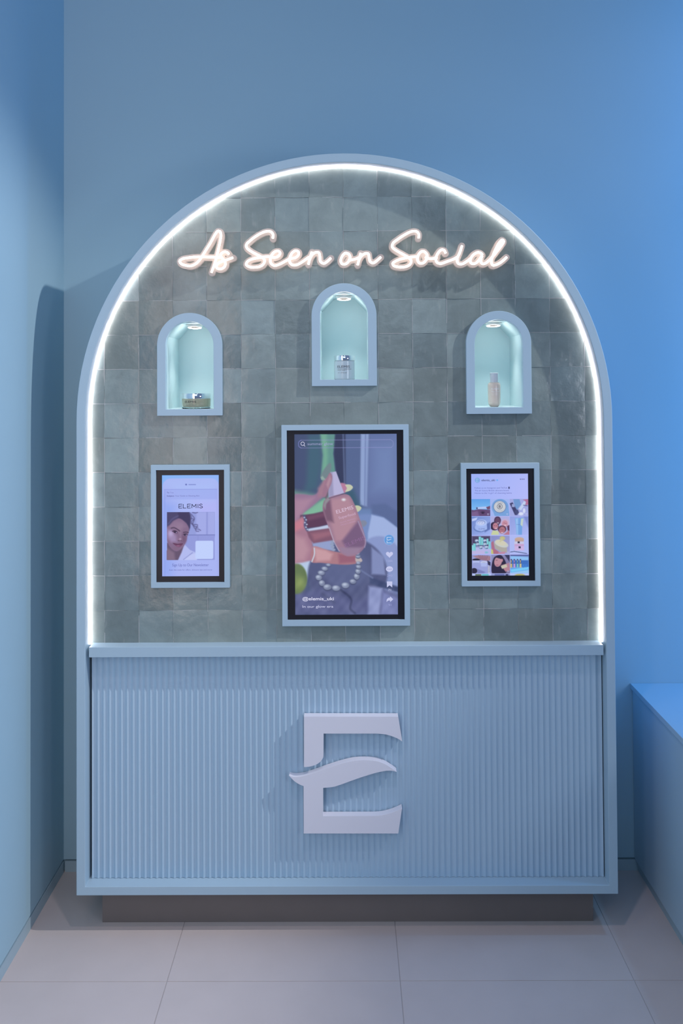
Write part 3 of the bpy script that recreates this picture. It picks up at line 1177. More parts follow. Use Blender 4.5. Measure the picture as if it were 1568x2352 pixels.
cv.poly([(420, 1390), (560, 1425), (680, 1450), (860, 1480), (940, 1530), (930, 1560), (820, 1585), (640, 1580), (500, 1565), (400, 1555)], (186, 120, 132), 10, smooth=True)
cv.poly([(430, 1400), (560, 1430), (630, 1470), (600, 1540), (450, 1550)], (216, 154, 164), 26)
cv.poly([(690, 1470), (880, 1490), (880, 1560), (700, 1575)], (164, 92, 116), 24)
cv.poly([(880, 1505), (915, 1500), (950, 1545), (930, 1560), (880, 1552)], (196, 176, 180), 7, smooth=True)
cv.line([(430, 1408), (432, 1470), (405, 1552)], 12, (206, 214, 236), 5, smooth=True)
cv.line([(322, 1060), (336, 1110), (330, 1160), (352, 1208)], 26, (84, 84, 130), 8, smooth=True)
for x, y in ((322, 1075), (342, 1100), (328, 1130), (350, 1150), (340, 1180), (356, 1204)):
    cv.ell(x, y, 9, 8, (180, 186, 220), 6)
# fingertips behind the bottle, pale nails
cv.poly([(712, 705), (770, 715), (790, 760), (760, 812), (725, 790)], (196, 120, 158), 10, smooth=True)
cv.poly([(765, 725), (820, 722), (848, 750), (820, 785), (765, 798), (782, 760)], (208, 206, 176), 6, smooth=True)
cv.poly([(862, 955), (905, 948), (940, 972), (920, 1005), (880, 1020)], (206, 206, 170), 6, smooth=True)
cv.poly([(925, 1120), (975, 1110), (1000, 1140), (960, 1180)], (132, 136, 166), 10, smooth=True)
# necklace
pearls = [(585, 1590, 24, 16), (545, 1630, 34, 24), (508, 1675, 38, 28), (480, 1725, 36, 32), (515, 1785, 34, 34), (574, 1828, 46, 34), (668, 1840, 46, 32),
          (768, 1810, 44, 34), (850, 1770, 36, 28), (890, 1715, 32, 36), (905, 1660, 30, 30), (910, 1610, 28, 24), (908, 1570, 24, 18), (905, 1500, 26, 18), (900, 1470, 22, 16)]
for x, y, rx, ry in pearls:
    cv.ell(x, y + 4, rx, ry, (58, 62, 98), 8)
    cv.ell(x, y, rx * .95, ry * .92, (132, 138, 176), 8)
    cv.ell(x - rx * .25, y - ry * .3, rx * .5, ry * .42, (186, 192, 222), 14)
# bottle
cv.poly([(540, 860), (600, 740), (620, 700), (580, 840), (560, 880)], (120, 90, 112), 14)
cap = [(606, 588), (665, 577), (752, 812), (588, 862), (584, 800)]
cv.poly(cap, (190, 178, 226), 6)
cv.poly([(606, 588), (625, 584), (640, 840), (588, 862), (584, 800)], (160, 150, 196), 14)
cv.poly([(545, 705), (600, 592), (622, 622), (616, 700), (575, 790), (548, 850), (520, 850)], (166, 112, 140), 9, smooth=True)
cv.poly([(560, 720), (598, 620), (612, 660), (580, 760)], (190, 138, 158), 18)
body = [(590, 858), (740, 822), (800, 835), (840, 880), (980, 1290), (985, 1370), (940, 1440), (860, 1490), (780, 1494), (720, 1460), (670, 1390), (530, 1020), (522, 950), (545, 890)]
cv.poly(body, (168, 118, 146), 7, smooth=True)
cv.poly([(620, 880), (800, 850), (900, 1090), (740, 1330), (660, 1330), (590, 1060)], (190, 134, 154), 30)
cv.poly([(540, 900), (600, 880), (640, 1130), (560, 1110), (530, 1000)], (128, 84, 112), 24)
cv.poly([(905, 1120), (975, 1290), (985, 1370), (930, 1440), (800, 1450), (730, 1330)], (126, 88, 128), 24)
cv.poly([(700, 1400), (960, 1400), (900, 1470), (790, 1488), (725, 1450)], (160, 124, 158), 22)
cv.poly([(530, 950), (545, 890), (590, 862), (600, 880), (560, 930), (550, 990)], (150, 140, 150), 12)
cv.ell(748, 884, 20, 14, (232, 226, 240), 12)
cv.line([(905, 1120), (985, 1330), (975, 1400)], 6, (176, 160, 204), 8, smooth=True)
cv.line([(590, 1180), (650, 1350), (700, 1440)], 5, (206, 190, 220), 8, smooth=True)
cv.line([(590, 868), (745, 822)], 7, (104, 78, 110), 6)
cv.put(np.full_like(cv.X, 0.10), (100, 112, 150))
cv.I = cv.I * 0.86 + cv.I.mean(-1, keepdims=True) * 0.14 * np.array([0.96, 0.99, 1.12])
mott = sum(np.sin(cv.X * a_ + cv.Y * b_ + c_) for a_, b_, c_ in ((.021, .013, 1), (-.017, .031, 2), (.043, -.027, 4), (.06, .05, 3)))
low_mask = np.clip((cv.Y - 1620) / 200, 0, 1)[..., None]
cv.I = cv.I + mott[..., None] * 2.6 * low_mask
cv.I = 90 + (cv.I * np.array([0.95, 0.97, 0.93]) - 90) * 1.08
# interface shapes
cv.ell(1240, 1320, 57, 57, (150, 176, 226), 5)
cv.ell(1240, 1320, 51, 51, (92, 150, 214), 5)
cv.line([(285, 237), (1255, 237)], 3, (150, 150, 205), 4)
cv.line([(285, 321), (1265, 321)], 3, (150, 150, 205), 4)
cv.line([(285, 237), (262, 255), (262, 303), (285, 321)], 4, (150, 150, 225), 4, smooth=True)
cv.line([(1255, 237), (1280, 255), (1282, 303), (1262, 321)], 3, (140, 145, 200), 4, smooth=True)
t = screen_thing('largest screen, centre, showing a hand holding a pink bottle', (-0.1822, 0.1878, 1.4488, 0.8668),
                 (-0.1668, 0.1722, 1.4332, 0.8842), W)
cv.build('video_picture', W, YS, t)
white = (222, 222, 246)
mb = MB()


def icon(t, cv, W, pts, name, c=(196, 200, 236), y=0.0439):
    mb = MB()
    P = [cv.to_world(p, W) for p in pts]
    mb.add([(x, y, z) for x, z in P], [tuple(range(len(P)))])
    return mb.build(name, m_emit(c), t, recalc=False)


def ringicon(cx, cy, r, w, n=24):
    return [(cx + (r + (w if k <= n else 0)) * math.cos(2 * math.pi * (k if k <= n else 2 * n + 1 - k) / n),
             cy + (r + (w if k <= n else 0)) * math.sin(2 * math.pi * (k if k <= n else 2 * n + 1 - k) / n)) for k in range(2 * n + 2)]


def stroke_icon(t, cv, W, strokes, w, name, c, y=0.0439):
    mb = MB()
    for s in strokes:
        P = [Vector((*cv.to_world(p, W),)) for p in s]
        for a, b in zip(P[:-1], P[1:]):
            d = (b - a).normalized()
            nrm = Vector((-d.y, d.x)) * w / 2
            e = d * w * 0.25
            q = [a - e + nrm, b + e + nrm, b + e - nrm, a - e - nrm]
            mb.add([(p.x, y, p.y) for p in q], [(0, 1, 2, 3)])
    return mb.build(name, m_emit(c), t, recalc=False)


caption(t, cv, W, 'summer glow', 356, 632, 300, 263, (160, 162, 206))
circ = [(303 + 19 * math.cos(k * math.pi / 8), 275 + 19 * math.sin(k * math.pi / 8)) for k in range(17)]
stroke_icon(t, cv, W, [circ, [(316, 289), (329, 303)]], 0.0013, 'search_icon', white)
caption(t, cv, W, '@elemis_uki', 304, 642, 1980, 1932, white, bold=0.012)
caption(t, cv, W, 'In our glow era', 304, 636, 2058, 2022, (206, 208, 238))
stroke_icon(t, cv, W, [[(1265, 1293), (1216, 1293), (1216, 1318), (1232, 1324), (1262, 1312)], [(1216, 1330), (1216, 1354), (1265, 1354)]], 0.0014, 'avatar_letter', (206, 220, 244))
hp = []
for k in range(32):
    a = 2 * math.pi * k / 32
    hx, hy = 16 * math.sin(a) ** 3, 13 * math.cos(a) - 5 * math.cos(2 * a) - 2 * math.cos(3 * a) - math.cos(4 * a)
    hp.append((1243 + hx * 2.4, 1478 - hy * 2.3))
icon(t, cv, W, hp, 'heart_icon')
caption(t, cv, W, '126k', 1213, 1279, 1558, 1536, (166, 172, 220))
bub = [(1243 + 38 * math.cos(math.radians(a)), 1636 + 30 * math.sin(math.radians(a))) for a in range(80, 415, 15)]
bub = bub + [(1252, 1664), (1246, 1682)]
icon(t, cv, W, bub, 'speech_bubble_icon')
mbd = MB()
for x in (1226, 1243, 1260):
    P = [cv.to_world((x + 5 * math.cos(k), 1638 + 5 * math.sin(k)), W) for k in (0, .9, 1.8, 2.7, 3.6, 4.5, 5.4)]
    mbd.add([(a, 0.0437, b) for a, b in P], [tuple(range(7))])
mbd.build('bubble_dots', m_emit((130, 136, 190)), t, recalc=False)
caption(t, cv, W, '240', 1217, 1274, 1717, 1694, (160, 166, 216))
icon(t, cv, W, [(1215, 1770), (1273, 1770), (1273, 1834), (1244, 1812), (1215, 1834)], 'bookmark_icon')
caption(t, cv, W, '71', 1231, 1259, 1872, 1850, (206, 208, 238))
icon(t, cv, W, [(1210, 1990), (1214, 1962), (1230, 1946), (1250, 1944), (1250, 1930), (1283, 1962), (1250, 1992), (1250, 1974), (1230, 1976)], 'share_icon')
caption(t, cv, W, '91', 1233, 1262, 2034, 2012, (160, 166, 216))
# lettering on the filmed bottle, tilted
bt = (206, 180, 206)


def tilted(t, cv, W, s, x0, y0, x1, y1, h, c, name='filmed_bottle_lettering'):
    v, f, (a, b, c0, d) = text_mesh(s)
    p0 = Vector(cv.to_world((x0, y0), W))
    p1 = Vector(cv.to_world((x1, y1), W))
    ex = p1 - p0
    ey = Vector((-ex.y, ex.x)).normalized() * h
    mb = MB()
    out = []
    for p in v:
        q = p0 + ex * ((p[0] - a) / (b - a)) + ey * ((p[1] - c0) / (d - c0))
        out.append((q.x, 0.0440, q.y))
    mb.add(out, f)
    mb.build(name, m_emit(c), t, recalc=False)


tilted(t, cv, W, 'ELEMIS', 672, 1036, 856, 984, 0.0105, (214, 190, 214))
tilted(t, cv, W, 'Superfood', 700, 1104, 880, 1056, 0.0100, (204, 172, 200))
tilted(t, cv, W, 'GLOW PRIMING', 712, 1142, 876, 1096, 0.0042, (186, 148, 178))
tilted(t, cv, W, 'MOISTURISER', 720, 1168, 880, 1124, 0.0042, (186, 148, 178))
tilted(t, cv, W, 'ELEMIS', 770, 1400, 985, 1310, 0.0105, (138, 104, 146))

# --- left screen: newsletter ---------------------------------------------
W = (-0.5318, -0.3658, 1.3045, 1.0108)
cv = Canvas(293, 1228, 290, 1948, 150, 262, 13)
cv.grad((293, 290), (1228, 290), (112, 172, 240), (150, 168, 238))
cv.grad((293, 290), (900, 1500), (120, 176, 244), (158, 170, 240))
body = (158, 172, 240)
cv.poly([(302, 2000), (302, 460), (320, 410), (370, 360), (430, 346), (1110, 346), (1170, 362), (1214, 412), (1226, 460), (1240, 2000)], (166, 178, 240), 8)
cv.poly([(400, 400), (1160, 380), (1200, 900), (900, 1000), (600, 700)], (168, 188, 244), 240, 0.9)
cv.poly([(300, 700), (500, 800), (450, 1950), (300, 1950)], (132, 160, 238), 160, 0.7)
cv.poly([(800, 700), (1240, 700), (1240, 950), (900, 1000)], (178, 176, 242), 200, 0.8)
cv.rect(330, 1200, 526, 690, (152, 166, 234), 14, 0.6)
cv.line([(330, 526), (1200, 526)], 7, (138, 148, 220), 6)
cv.line([(338, 540), (348, 1946)], 6, (126, 146, 222), 8, 0.8)
cv.line([(1196, 540), (1212, 1946)], 5, (150, 158, 226), 10, 0.6)
cv.ell(690, 446, 15, 13, (98, 108, 180), 6)
cv.line([(735, 447), (846, 447)], 10, (104, 116, 188), 5)
# the photograph of the model
cv.clip = (378, 1167, 899, 1683)
cv.grad((378, 899), (1167, 1683), (140, 150, 214), (150, 160, 218))
cv.rect(860, 1167, 899, 1270, (160, 168, 228), 20)
cv.rect(1025, 1050, 899, 1280, (140, 148, 212), 14)
cv.rect(700, 1167, 1275, 1683, (144, 152, 216), 10)
cv.line([(700, 1275), (1167, 1275)], 9, (104, 112, 176), 6)
cv.line([(890, 1280), (890, 1500)], 5, (130, 138, 202), 8)
# robe
cv.poly([(560, 1690), (600, 1580), (670, 1430), (760, 1520), (850, 1560), (880, 1690)], (176, 184, 236), 10)
cv.poly([(640, 1690), (740, 1600), (860, 1570), (870, 1690)], (188, 196, 242), 16)
cv.line([(655, 1675), (740, 1610), (800, 1565)], 7, (120, 128, 192), 10, smooth=True)
# neck
cv.poly([(378, 1400), (660, 1440), (620, 1560), (560, 1690), (378, 1690)], (98, 80, 106), 14)
cv.poly([(378, 1480), (500, 1560), (520, 1690), (378, 1690)], (126, 104, 128), 30)
# hair
cv.poly([(378, 899), (740, 899), (765, 960), (762, 1050), (760, 1150), (745, 1200), (700, 1230), (378, 1160)], (62, 56, 96), 14)
# face
cv.poly([(378, 1120), (430, 1080), (500, 1020), (580, 1000), (660, 1040), (720, 1100), (742, 1170), (738, 1230), (716, 1290), (700, 1370), (660, 1450), (590, 1520), (530, 1540), (460, 1500), (400, 1420), (370, 1300)],
        (128, 102, 134), 12, smooth=True)
cv.poly([(400, 1120), (520, 1040), (640, 1060), (690, 1140), (560, 1180), (430, 1160)], (142, 116, 146), 40, 0.8)
cv.poly([(390, 1180), (470, 1210), (530, 1290), (540, 1380), (450, 1390), (390, 1320)], (158, 138, 180), 40, 0.9)
cv.ell(440, 1250, 34, 40, (186, 170, 214), 36, 0.8)
cv.ell(580, 1170, 50, 60, (150, 124, 150), 50, 0.6)
cv.ell(655, 1340, 40, 60, (108, 78, 110), 40, 0.8)
cv.ell(535, 1490, 60, 32, (126, 98, 126), 24, 0.8)
cv.poly([(378, 899), (600, 899), (560, 1000), (480, 1040), (420, 1110), (378, 1140)], (70, 64, 104), 18)
cv.poly([(560, 905), (740, 905), (765, 1000), (750, 1160), (700, 1080), (620, 1010), (560, 985)], (60, 52, 90), 16)
cv.line([(400, 1090), (470, 1010), (560, 960)], 10, (96, 90, 136), 16, smooth=True)
cv.line([(450, 1160), (490, 1152), (530, 1168), (585, 1205)], 14, (66, 48, 76), 9, smooth=True)
cv.line([(652, 1232), (690, 1226), (728, 1234)], 13, (66, 48, 76), 9, smooth=True)
cv.poly([(470, 1212), (500, 1200), (540, 1212), (556, 1242), (530, 1248), (495, 1236)], (90, 66, 98), 8, smooth=True)
cv.ell(512, 1224, 16, 13, (40, 30, 56), 7)
cv.ell(534, 1234, 8, 7, (170, 156, 200), 6)
cv.line([(465, 1215), (500, 1200), (545, 1216)], 7, (44, 32, 56), 6, smooth=True)
cv.poly([(650, 1262), (690, 1256), (712, 1270), (690, 1292), (660, 1284)], (92, 68, 104), 8, smooth=True)
cv.ell(678, 1270, 14, 13, (40, 30, 56), 7)
cv.ell(694, 1276, 6, 6, (180, 170, 214), 5)
cv.line([(646, 1262), (690, 1254), (716, 1264)], 6, (44, 32, 56), 6, smooth=True)
cv.line([(600, 1240), (604, 1300), (612, 1340)], 16, (150, 124, 154), 18, 0.7, smooth=True)
cv.ell(588, 1345, 40, 26, (140, 112, 142), 16)
cv.ell(574, 1366, 12, 6, (80, 56, 82), 7)
cv.ell(612, 1366, 9, 5, (80, 56, 82), 7)
cv.ell(596, 1340, 12, 12, (176, 152, 184), 12)
cv.poly([(480, 1408), (520, 1410), (560, 1416), (600, 1408), (640, 1416), (620, 1450), (580, 1472), (540, 1462), (505, 1436)], (112, 66, 98), 8, smooth=True)
cv.line([(482, 1410), (540, 1428), (590, 1430), (638, 1418)], 6, (66, 40, 66), 6, smooth=True)
cv.ell(565, 1452, 26, 9, (150, 104, 138), 10)
for q in ([(740, 905), (800, 960), (830, 1010), (780, 1060), (810, 1100), (880, 1110), (860, 1160)], [(760, 1000), (820, 1020), (800, 1090)],
          [(750, 930), (780, 980), (760, 1060)], [(800, 905), (850, 915), (880, 903)], [(810, 1120), (840, 1170), (900, 1180), (930, 1200)],
          [(770, 1080), (830, 1130), (885, 1150)], [(850, 1180), (860, 1210), (900, 1215)]):
    cv.line(q, 9, (70, 66, 112), 12, 0.9, smooth=True)
# blank white card
cv.rect(848, 1142, 1370, 1668, (190, 206, 250), 6, 1, 26)
cv.clip = None
t = screen_thing('small screen with newsletter sign-up message under the left niche', (-0.5625, -0.3345, 1.3349, 0.9790),
                 (-0.5478, -0.3495, 1.3200, 0.9946), W)
cv.build('newsletter_picture', W, YS, t)
caption(t, cv, W, 'To:', 374, 416, 588, 564, (86, 88, 150), bold=0.012)
caption(t, cv, W, 'You', 428, 484, 588, 564, (122, 126, 190))
caption(t, cv, W, 'Subject:', 374, 498, 650, 619, (86, 88, 150), bold=0.012)
caption(t, cv, W, 'Your Guide to Glowing Skin', 510, 910, 650, 619, (110, 112, 176))
caption(t, cv, W, 'Sign Up to Our Newsletter', 470, 1068, 1800, 1742, (92, 100, 174))
caption(t, cv, W, 'Scan the code for offers, skincare tips and more', 420, 1124, 1864, 1832, (104, 108, 182))


def brand(t, cv, W, x0, x1, yt, yb, w, c):
    """spaced capital lettering with split E bars"""
    u = (x1 - x0) / 398.0
    X = lambda v: x0 + v * u
    h = yb - yt
    st = []
    for e in (0, 140):
        st += [[(X(e + 60), yt), (X(e + 8), yt), (X(e + 8), yt + h * .36), ], [(X(e + 2), yt + h * .56), (X(e + 20), yt + h * .56), (X(e + 56), yt + h * .42)],
               [(X(e + 8), yt + h * .60), (X(e + 8), yb), (X(e + 60), yb)]]
    st += [[(X(78), yt), (X(78), yb), (X(126), yb)]]
    st += [[(X(222), yb), (X(222), yt), (X(256), yt + h * .7), (X(290), yt), (X(290), yb)]]
    st += [[(X(322), yt), (X(322), yb)]]
    s_ = catmull([(X(392), yt + h * .12), (X(372), yt - h * .02), (X(350), yt + h * .12), (X(352), yt + h * .36), (X(384), yt + h * .56), (X(396), yt + h * .80), (X(374), yb + h * .02), (X(344), yt + h * .88)], 5)
    st += [[tuple(p) for p in s_]]
    stroke_icon(t, cv, W, st, w, 'brand_lettering', c)


brand(t, cv, W, 566, 964, 768, 832, 0.0017, (34, 34, 70))

# --- right screen: photo grid --------------------------------------------
W = (0.3690, 0.5344, 1.3035, 1.0082)
cv = Canvas(293, 1222, 270, 1938, 150, 264, 16)
cv.grad((293, 270), (1222, 700), (156, 176, 246), (178, 184, 246))
cv.ell(397, 376, 42, 42, (120, 164, 222), 5)
cv.ell(721, 376, 14, 14, (104, 172, 240), 5)
for x in (1101, 1129, 1157):
    cv.ell(x, 363, 7, 7, (36, 40, 84), 5)
cv.rect(904, 924, 486, 519, (38, 42, 84), 4)
cols_ = [(300, 606), (614, 918), (924, 1228)]
rows_ = [(686, 962), (971, 1275), (1285, 1588), (1600, 1903), (1910, 1940)]


def cell(c, r, dx=0):
    d = 5 * r
    cv.clip = (cols_[c][0] + 3 * r, cols_[c][1] + 3 * r, rows_[r][0], rows_[r][1])
    return cv.clip


K = lambda c, r: (cols_[c][0] + 3 * r, rows_[r][0])
# row 1
cell(0, 0)
cv.grad((300, 686), (300, 860), (92, 158, 228), (124, 184, 240))
cv.poly([(300, 860), (340, 866), (420, 850), (520, 856), (610, 862), (610, 965), (300, 965)], (96, 70, 112), 7)
cv.poly([(300, 900), (400, 880), (430, 965), (300, 965)], (120, 92, 138), 20)
cv.poly([(380, 820), (540, 806), (550, 842), (385, 850)], (176, 196, 240), 5)
cv.rect(380, 402, 822, 848, (40, 44, 90), 4)
cv.poly([(540, 820), (606, 796), (606, 852), (560, 856)], (112, 74, 104), 7)
cv.ell(486, 912, 22, 14, (44, 30, 58), 8)
cv.line([(450, 900), (486, 888), (520, 902)], 6, (46, 30, 58), 6, smooth=True)
cell(1, 0)
cv.fill((160, 180, 238))
cv.ell(768, 820, 136, 134, (110, 156, 214), 6)
cv.poly([(632, 820), (904, 820), (925, 965), (680, 965)], (118, 160, 216), 8)
cv.ell(762, 815, 104, 100, (92, 118, 168), 6)
cv.ell(762, 813, 96, 92, (196, 200, 208), 6)
cell(2, 0)
cv.fill((158, 166, 222))
cv.poly([(985, 690), (1085, 690), (1110, 780), (1040, 870), (1000, 800)], (110, 150, 206), 8)
cv.poly([(924, 760), (970, 740), (1060, 900), (1050, 950), (1010, 950)], (60, 60, 104), 8)
cv.poly([(1070, 850), (1160, 720), (1195, 745), (1110, 875)], (190, 206, 236), 6)
cv.poly([(1140, 700), (1228, 690), (1228, 780), (1180, 790), (1190, 730)], (176, 112, 150), 8)
cv.line([(1150, 790), (1215, 800)], 8, (50, 50, 92), 6)
cv.poly([(1000, 880), (1060, 860), (1080, 920), (1030, 950)], (70, 74, 120), 7)
cv.ell(1160, 880, 22, 40, (206, 214, 242), 8)
cv.ell(1110, 930, 40, 26, (214, 220, 244), 10)
cv.rect(960, 1005, 770, 820, (150, 160, 206), 6)
# row 2
cell(0, 1)
cv.grad((300, 971), (600, 1275), (108, 132, 198), (158, 178, 238))
cv.poly([(310, 1010), (400, 985), (380, 1030), (310, 1050)], (186, 200, 244), 8)
cv.poly([(500, 1120), (606, 1060), (606, 1180), (520, 1230)], (92, 112, 176), 14)
cv.ell(445, 1160, 110, 66, (96, 120, 182), 8)
cv.ell(450, 1150, 100, 60, (150, 172, 230), 8)
cv.poly([(368, 1080), (550, 1080), (556, 1180), (460, 1215), (374, 1180)], (158, 180, 236), 7)
cv.ell(463, 1074, 88, 54, (176, 196, 244), 6)
cv.ell(461, 1068, 66, 40, (128, 146, 200), 6)
cv.ell(458, 1076, 58, 32, (196, 206, 240), 8)
cv.line([(430, 1080), (450, 1052), (480, 1060), (470, 1085)], 7, (140, 156, 206), 7, smooth=True)
cell(1, 1)
cv.fill((172, 172, 222))
cv.ell(726, 1040, 56, 70, (72, 50, 84), 7)
cv.ell(728, 1048, 40, 54, (104, 70, 100), 10)
cv.ell(850, 1080, 74, 66, (192, 170, 206), 8)
cv.ell(846, 1090, 48, 54, (196, 140, 160), 8)
cv.ell(676, 1130, 70, 70, (50, 36, 66), 8)
cv.ell(692, 1130, 44, 56, (184, 124, 142), 8)
cv.ell(800, 1180, 70, 60, (88, 56, 78), 8)
cv.ell(800, 1196, 48, 58, (172, 112, 126), 8, 1, 20)
cv.poly([(620, 1275), (650, 1200), (740, 1210), (750, 1275)], (196, 206, 160), 8)
cv.poly([(820, 1275), (920, 1190), (925, 1275)], (178, 118, 140), 12)
cv.poly([(880, 1130), (925, 1110), (925, 1210), (890, 1200)], (92, 52, 84), 10)
for x, y in ((732, 1078), (705, 1166), (800, 1236), (850, 1118)):
    cv.ell(x, y, 16, 5, (236, 228, 240), 5)
for x, y in ((716, 1030), (745, 1030), (676, 1120), (706, 1122), (834, 1080), (862, 1086), (784, 1180), (812, 1190)):
    cv.ell(x, y, 5, 4, (40, 26, 46), 5)
cell(2, 1)
cv.grad((924, 971), (1228, 1275), (142, 156, 220), (170, 182, 240))
cv.poly([(1150, 971), (1228, 971), (1228, 1150)], (124, 138, 204), 20)
cv.poly([(1008, 1002), (1152, 994), (1128, 1160), (1124, 1275), (1034, 1275), (1028, 1160)], (112, 160, 222), 6)
cv.poly([(1110, 1010), (1150, 1004), (1134, 1140), (1100, 1110)], (190, 206, 200), 8)
cv.poly([(1020, 1010), (1060, 1006), (1060, 1275), (1040, 1275)], (150, 190, 238), 16)
# row 3
cell(0, 2)
cv.fill((176, 180, 228))
cv.rect(300, 612, 1285, 1460, (74, 66, 100), 30)
for x0, x1, y0, y1 in ((420, 458, 1300, 1440), (460, 496, 1320, 1440), (548, 578, 1335, 1430), (580, 612, 1380, 1500), (330, 370, 1412, 1545), (306, 332, 1440, 1540)):
    cv.rect(x0, x1, y0, y1, (112, 196, 206), 5)
    cv.rect(x0 + 4, x0 + 12, y0, y1, (160, 222, 228), 6)
for x, y in ((388, 1370), (520, 1370), (400, 1430), (455, 1480), (545, 1480), (520, 1430)):
    cv.ell(x, y, 32, 26, (120, 150, 190), 8)
    cv.ell(x, y - 8, 26, 12, (196, 210, 232), 6)
    cv.ell(x + 10, y + 10, 8, 6, (44, 44, 76), 5)
cv.ell(540, 1560, 34, 16, (128, 184, 206), 8)
cv.rect(308, 520, 1530, 1590, (186, 178, 224), 14)
cell(1, 2)
cv.grad((620, 1285), (918, 1588), (132, 140, 196), (160, 160, 210))
cv.poly([(622, 1400), (660, 1370), (680, 1500), (760, 1560), (790, 1588), (640, 1588)], (170, 108, 132), 10)
cv.poly([(665, 1400), (880, 1480), (880, 1560), (830, 1570), (690, 1500)], (170, 166, 160), 8)
cv.ell(790, 1420, 116, 52, (196, 200, 196), 6, 1, 18)
cv.ell(780, 1400, 90, 44, (206, 202, 182), 8, 1, 18)
cv.ell(805, 1330, 44, 34, (190, 186, 130), 10)
cv.line([(770, 1380), (800, 1340)], 22, (198, 192, 150), 10)
cv.poly([(620, 1500), (650, 1520), (660, 1588), (620, 1588)], (196, 196, 120), 10)
cv.poly([(740, 1560), (860, 1545), (840, 1588), (740, 1588)], (188, 134, 162), 8)
cell(2, 2)
cv.fill((172, 184, 240))
cv.ell(1082, 1345, 72, 32, (196, 166, 150), 6)
cv.rect(1010, 1154, 1345, 1385, (190, 160, 150), 7)
cv.rect(1000, 1158, 1385, 1450, (196, 196, 226), 6)
cv.rect(1004, 1156, 1425, 1462, (196, 160, 206), 7)
cv.rect(1004, 1160, 1462, 1530, (200, 176, 222), 6)
cv.rect(1054, 1088, 1382, 1412, (36, 36, 66), 4)
cv.rect(1070, 1104, 1464, 1494, (36, 36, 66), 4)
cv.line([(930, 1556), (1000, 1545), (1206, 1582)], 10, (60, 74, 112), 5)
# row 4
cell(0, 3)
cv.fill((150, 158, 214))
cv.poly([(320, 1620), (420, 1604), (612, 1620), (612, 1690), (560, 1700), (440, 1680)], (158, 122, 140), 10)
for k in range(6):
    cv.line([(420 + k * 30, 1608), (450 + k * 18, 1680)], 5, (120, 88, 112), 6)
cv.ell(378, 1680, 62, 22, (34, 30, 52), 6)
cv.rect(322, 432, 1690, 1740, (176, 186, 232), 8)
cv.ell(378, 1742, 56, 18, (150, 160, 210), 8)
cv.ell(505, 1725, 56, 24, (206, 212, 240), 6)
cv.poly([(446, 1725), (562, 1725), (550, 1790), (460, 1790)], (170, 182, 232), 7)
cv.ell(503, 1722, 36, 12, (176, 184, 216), 6)
cv.ell(345, 1860, 52, 46, (42, 38, 62), 7)
cv.poly([(400, 1830), (530, 1880), (500, 1903), (400, 1903)], (120, 126, 186), 12)
cv.rect(568, 602, 1780, 1900, (206, 208, 232), 8)
for k in range(6):
    cv.line([(568, 1795 + k * 18), (604, 1790 + k * 18)], 4, (80, 80, 120), 5)
cv.poly([(560, 1690), (612, 1720), (612, 1780), (570, 1760)], (50, 48, 80), 8)
cell(1, 3)
cv.grad((620, 1600), (930, 1903), (142, 144, 190), (120, 110, 150))
cv.poly([(640, 1903), (660, 1660), (700, 1620), (780, 1606), (830, 1660), (870, 1760), (860, 1903)], (40, 34, 62), 9, smooth=True)
cv.ell(735, 1710, 62, 86, (184, 138, 154), 8, 1, 14)
cv.ell(800, 1690, 14, 24, (186, 136, 152), 6)
cv.poly([(690, 1640), (740, 1612), (800, 1640), (790, 1670)], (44, 38, 66), 9)
cv.poly([(790, 1770), (920, 1730), (930, 1850), (860, 1880), (800, 1800)], (176, 128, 146), 9)
cv.poly([(778, 1782), (870, 1752), (886, 1800), (800, 1830)], (196, 190, 172), 6)
cv.line([(700, 1690), (724, 1688)], 5, (60, 40, 60), 5)
cv.ell(722, 1768, 18, 6, (150, 84, 110), 6)
cv.poly([(840, 1600), (925, 1600), (925, 1720)], (54, 54, 90), 10)
cell(2, 3)
cv.grad((930, 1600), (930, 1903), (120, 140, 200), (96, 168, 236))
cv.poly([(940, 1620), (1228, 1640), (1228, 1700), (940, 1680)], (140, 190, 240), 8)
cv.rect(930, 1230, 1600, 1618, (78, 84, 140), 10)
cv.rect(940, 1230, 1690, 1800, (60, 110, 190), 12)
for x, c_ in ((950, (196, 176, 120)), (1000, (190, 150, 210)), (1052, (120, 190, 190)), (1100, (200, 190, 140))):
    cv.rect(x - 14, x + 16, 1745, 1810, c_, 5)
    cv.rect(x - 10, x + 10, 1670, 1742, (70, 60, 96), 6)
    cv.rect(x - 8, x + 4, 1690, 1730, c_, 6)
for x in (1150, 1192):
    cv.rect(x - 16, x + 16, 1755, 1812, (64, 124, 206), 5)
cv.poly([(940, 1840), (1235, 1800), (1235, 1840), (950, 1880)], (120, 200, 244), 8)
cv.poly([(930, 1890), (1240, 1850), (1240, 1903), (930, 1903)], (150, 196, 240), 8)
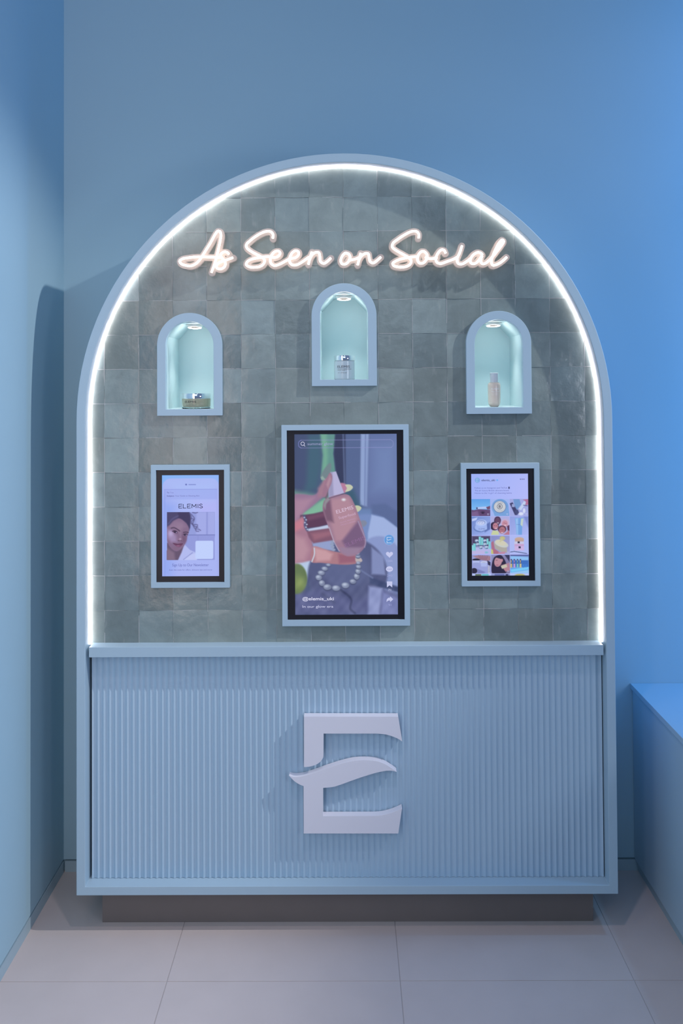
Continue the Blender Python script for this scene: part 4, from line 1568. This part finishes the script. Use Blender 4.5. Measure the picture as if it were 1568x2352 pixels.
# row 5
cell(0, 4)
cv.fill((176, 190, 236))
cv.rect(364, 460, 1914, 1940, (84, 100, 74), 8)
cv.rect(470, 580, 1910, 1940, (100, 184, 196), 8)
cell(1, 4)
cv.fill((140, 150, 200))
cv.rect(680, 840, 1905, 1940, (96, 106, 166), 6)
cv.rect(860, 900, 1915, 1940, (44, 48, 90), 8)
cell(2, 4)
cv.fill((178, 192, 240))
cv.ell(1090, 1936, 80, 26, (176, 170, 110), 8)
cv.clip = None
t = screen_thing('small screen with profile and grid of photos under the right niche', (0.3384, 0.5660, 1.3353, 0.9790),
                 (0.3540, 0.5509, 1.3191, 0.9940), W)
cv.build('photo_grid_picture', W, YS, t)
caption(t, cv, W, 'elemis_uki', 464, 684, 398, 358, (40, 44, 90), bold=0.008)
caption(t, cv, W, 'Follow us on Instagram and TikTok', 352, 886, 522, 490, (98, 104, 176))
caption(t, cv, W, 'The #1 luxury British skincare brand.', 354, 914, 565, 533, (98, 104, 176))
caption(t, cv, W, "Home to the 'it girl' of cleansing balms", 356, 958, 606, 574, (98, 104, 176))
stroke_icon(t, cv, W, [[(414, 352), (380, 352), (380, 368), (392, 376), (412, 368)], [(380, 380), (380, 402), (414, 402)]], 0.0011, 'avatar_letter', (168, 200, 240))
caption(t, cv, W, 'Certified', 722, 804, 758, 742, (60, 64, 96))
caption(t, cv, W, 'B', 746, 780, 830, 786, (28, 30, 60), bold=0.01)
caption(t, cv, W, 'Corporation', 722, 806, 886, 874, (80, 84, 120))
cc = [(762 + 41 * math.cos(k * math.pi / 16), 808 + 41 * math.sin(k * math.pi / 16)) for k in range(33)]
stroke_icon(t, cv, W, [cc], 0.0011, 'badge_ring', (34, 36, 66))
caption(t, cv, W, 'ELEMIS', 420, 520, 1184, 1164, (96, 104, 160))
caption(t, cv, W, 'ELEMIS', 1036, 1096, 1112, 1098, (90, 110, 170))
for a_, b_ in ((572, 934), (884, 934), (1196, 934), (896, 1562), (898, 1868)):
    hh = []
    for k in range(13):
        a = 2 * math.pi * k / 12
        hx, hy = 16 * math.sin(a) ** 3, 13 * math.cos(a) - 5 * math.cos(2 * a) - 2 * math.cos(3 * a) - math.cos(4 * a)
        hh.append((a_ + hx * 0.9, b_ - hy * 0.85))
    stroke_icon(t, cv, W, [hh], 0.0006, 'heart_icon', (196, 200, 236), y=0.0436)
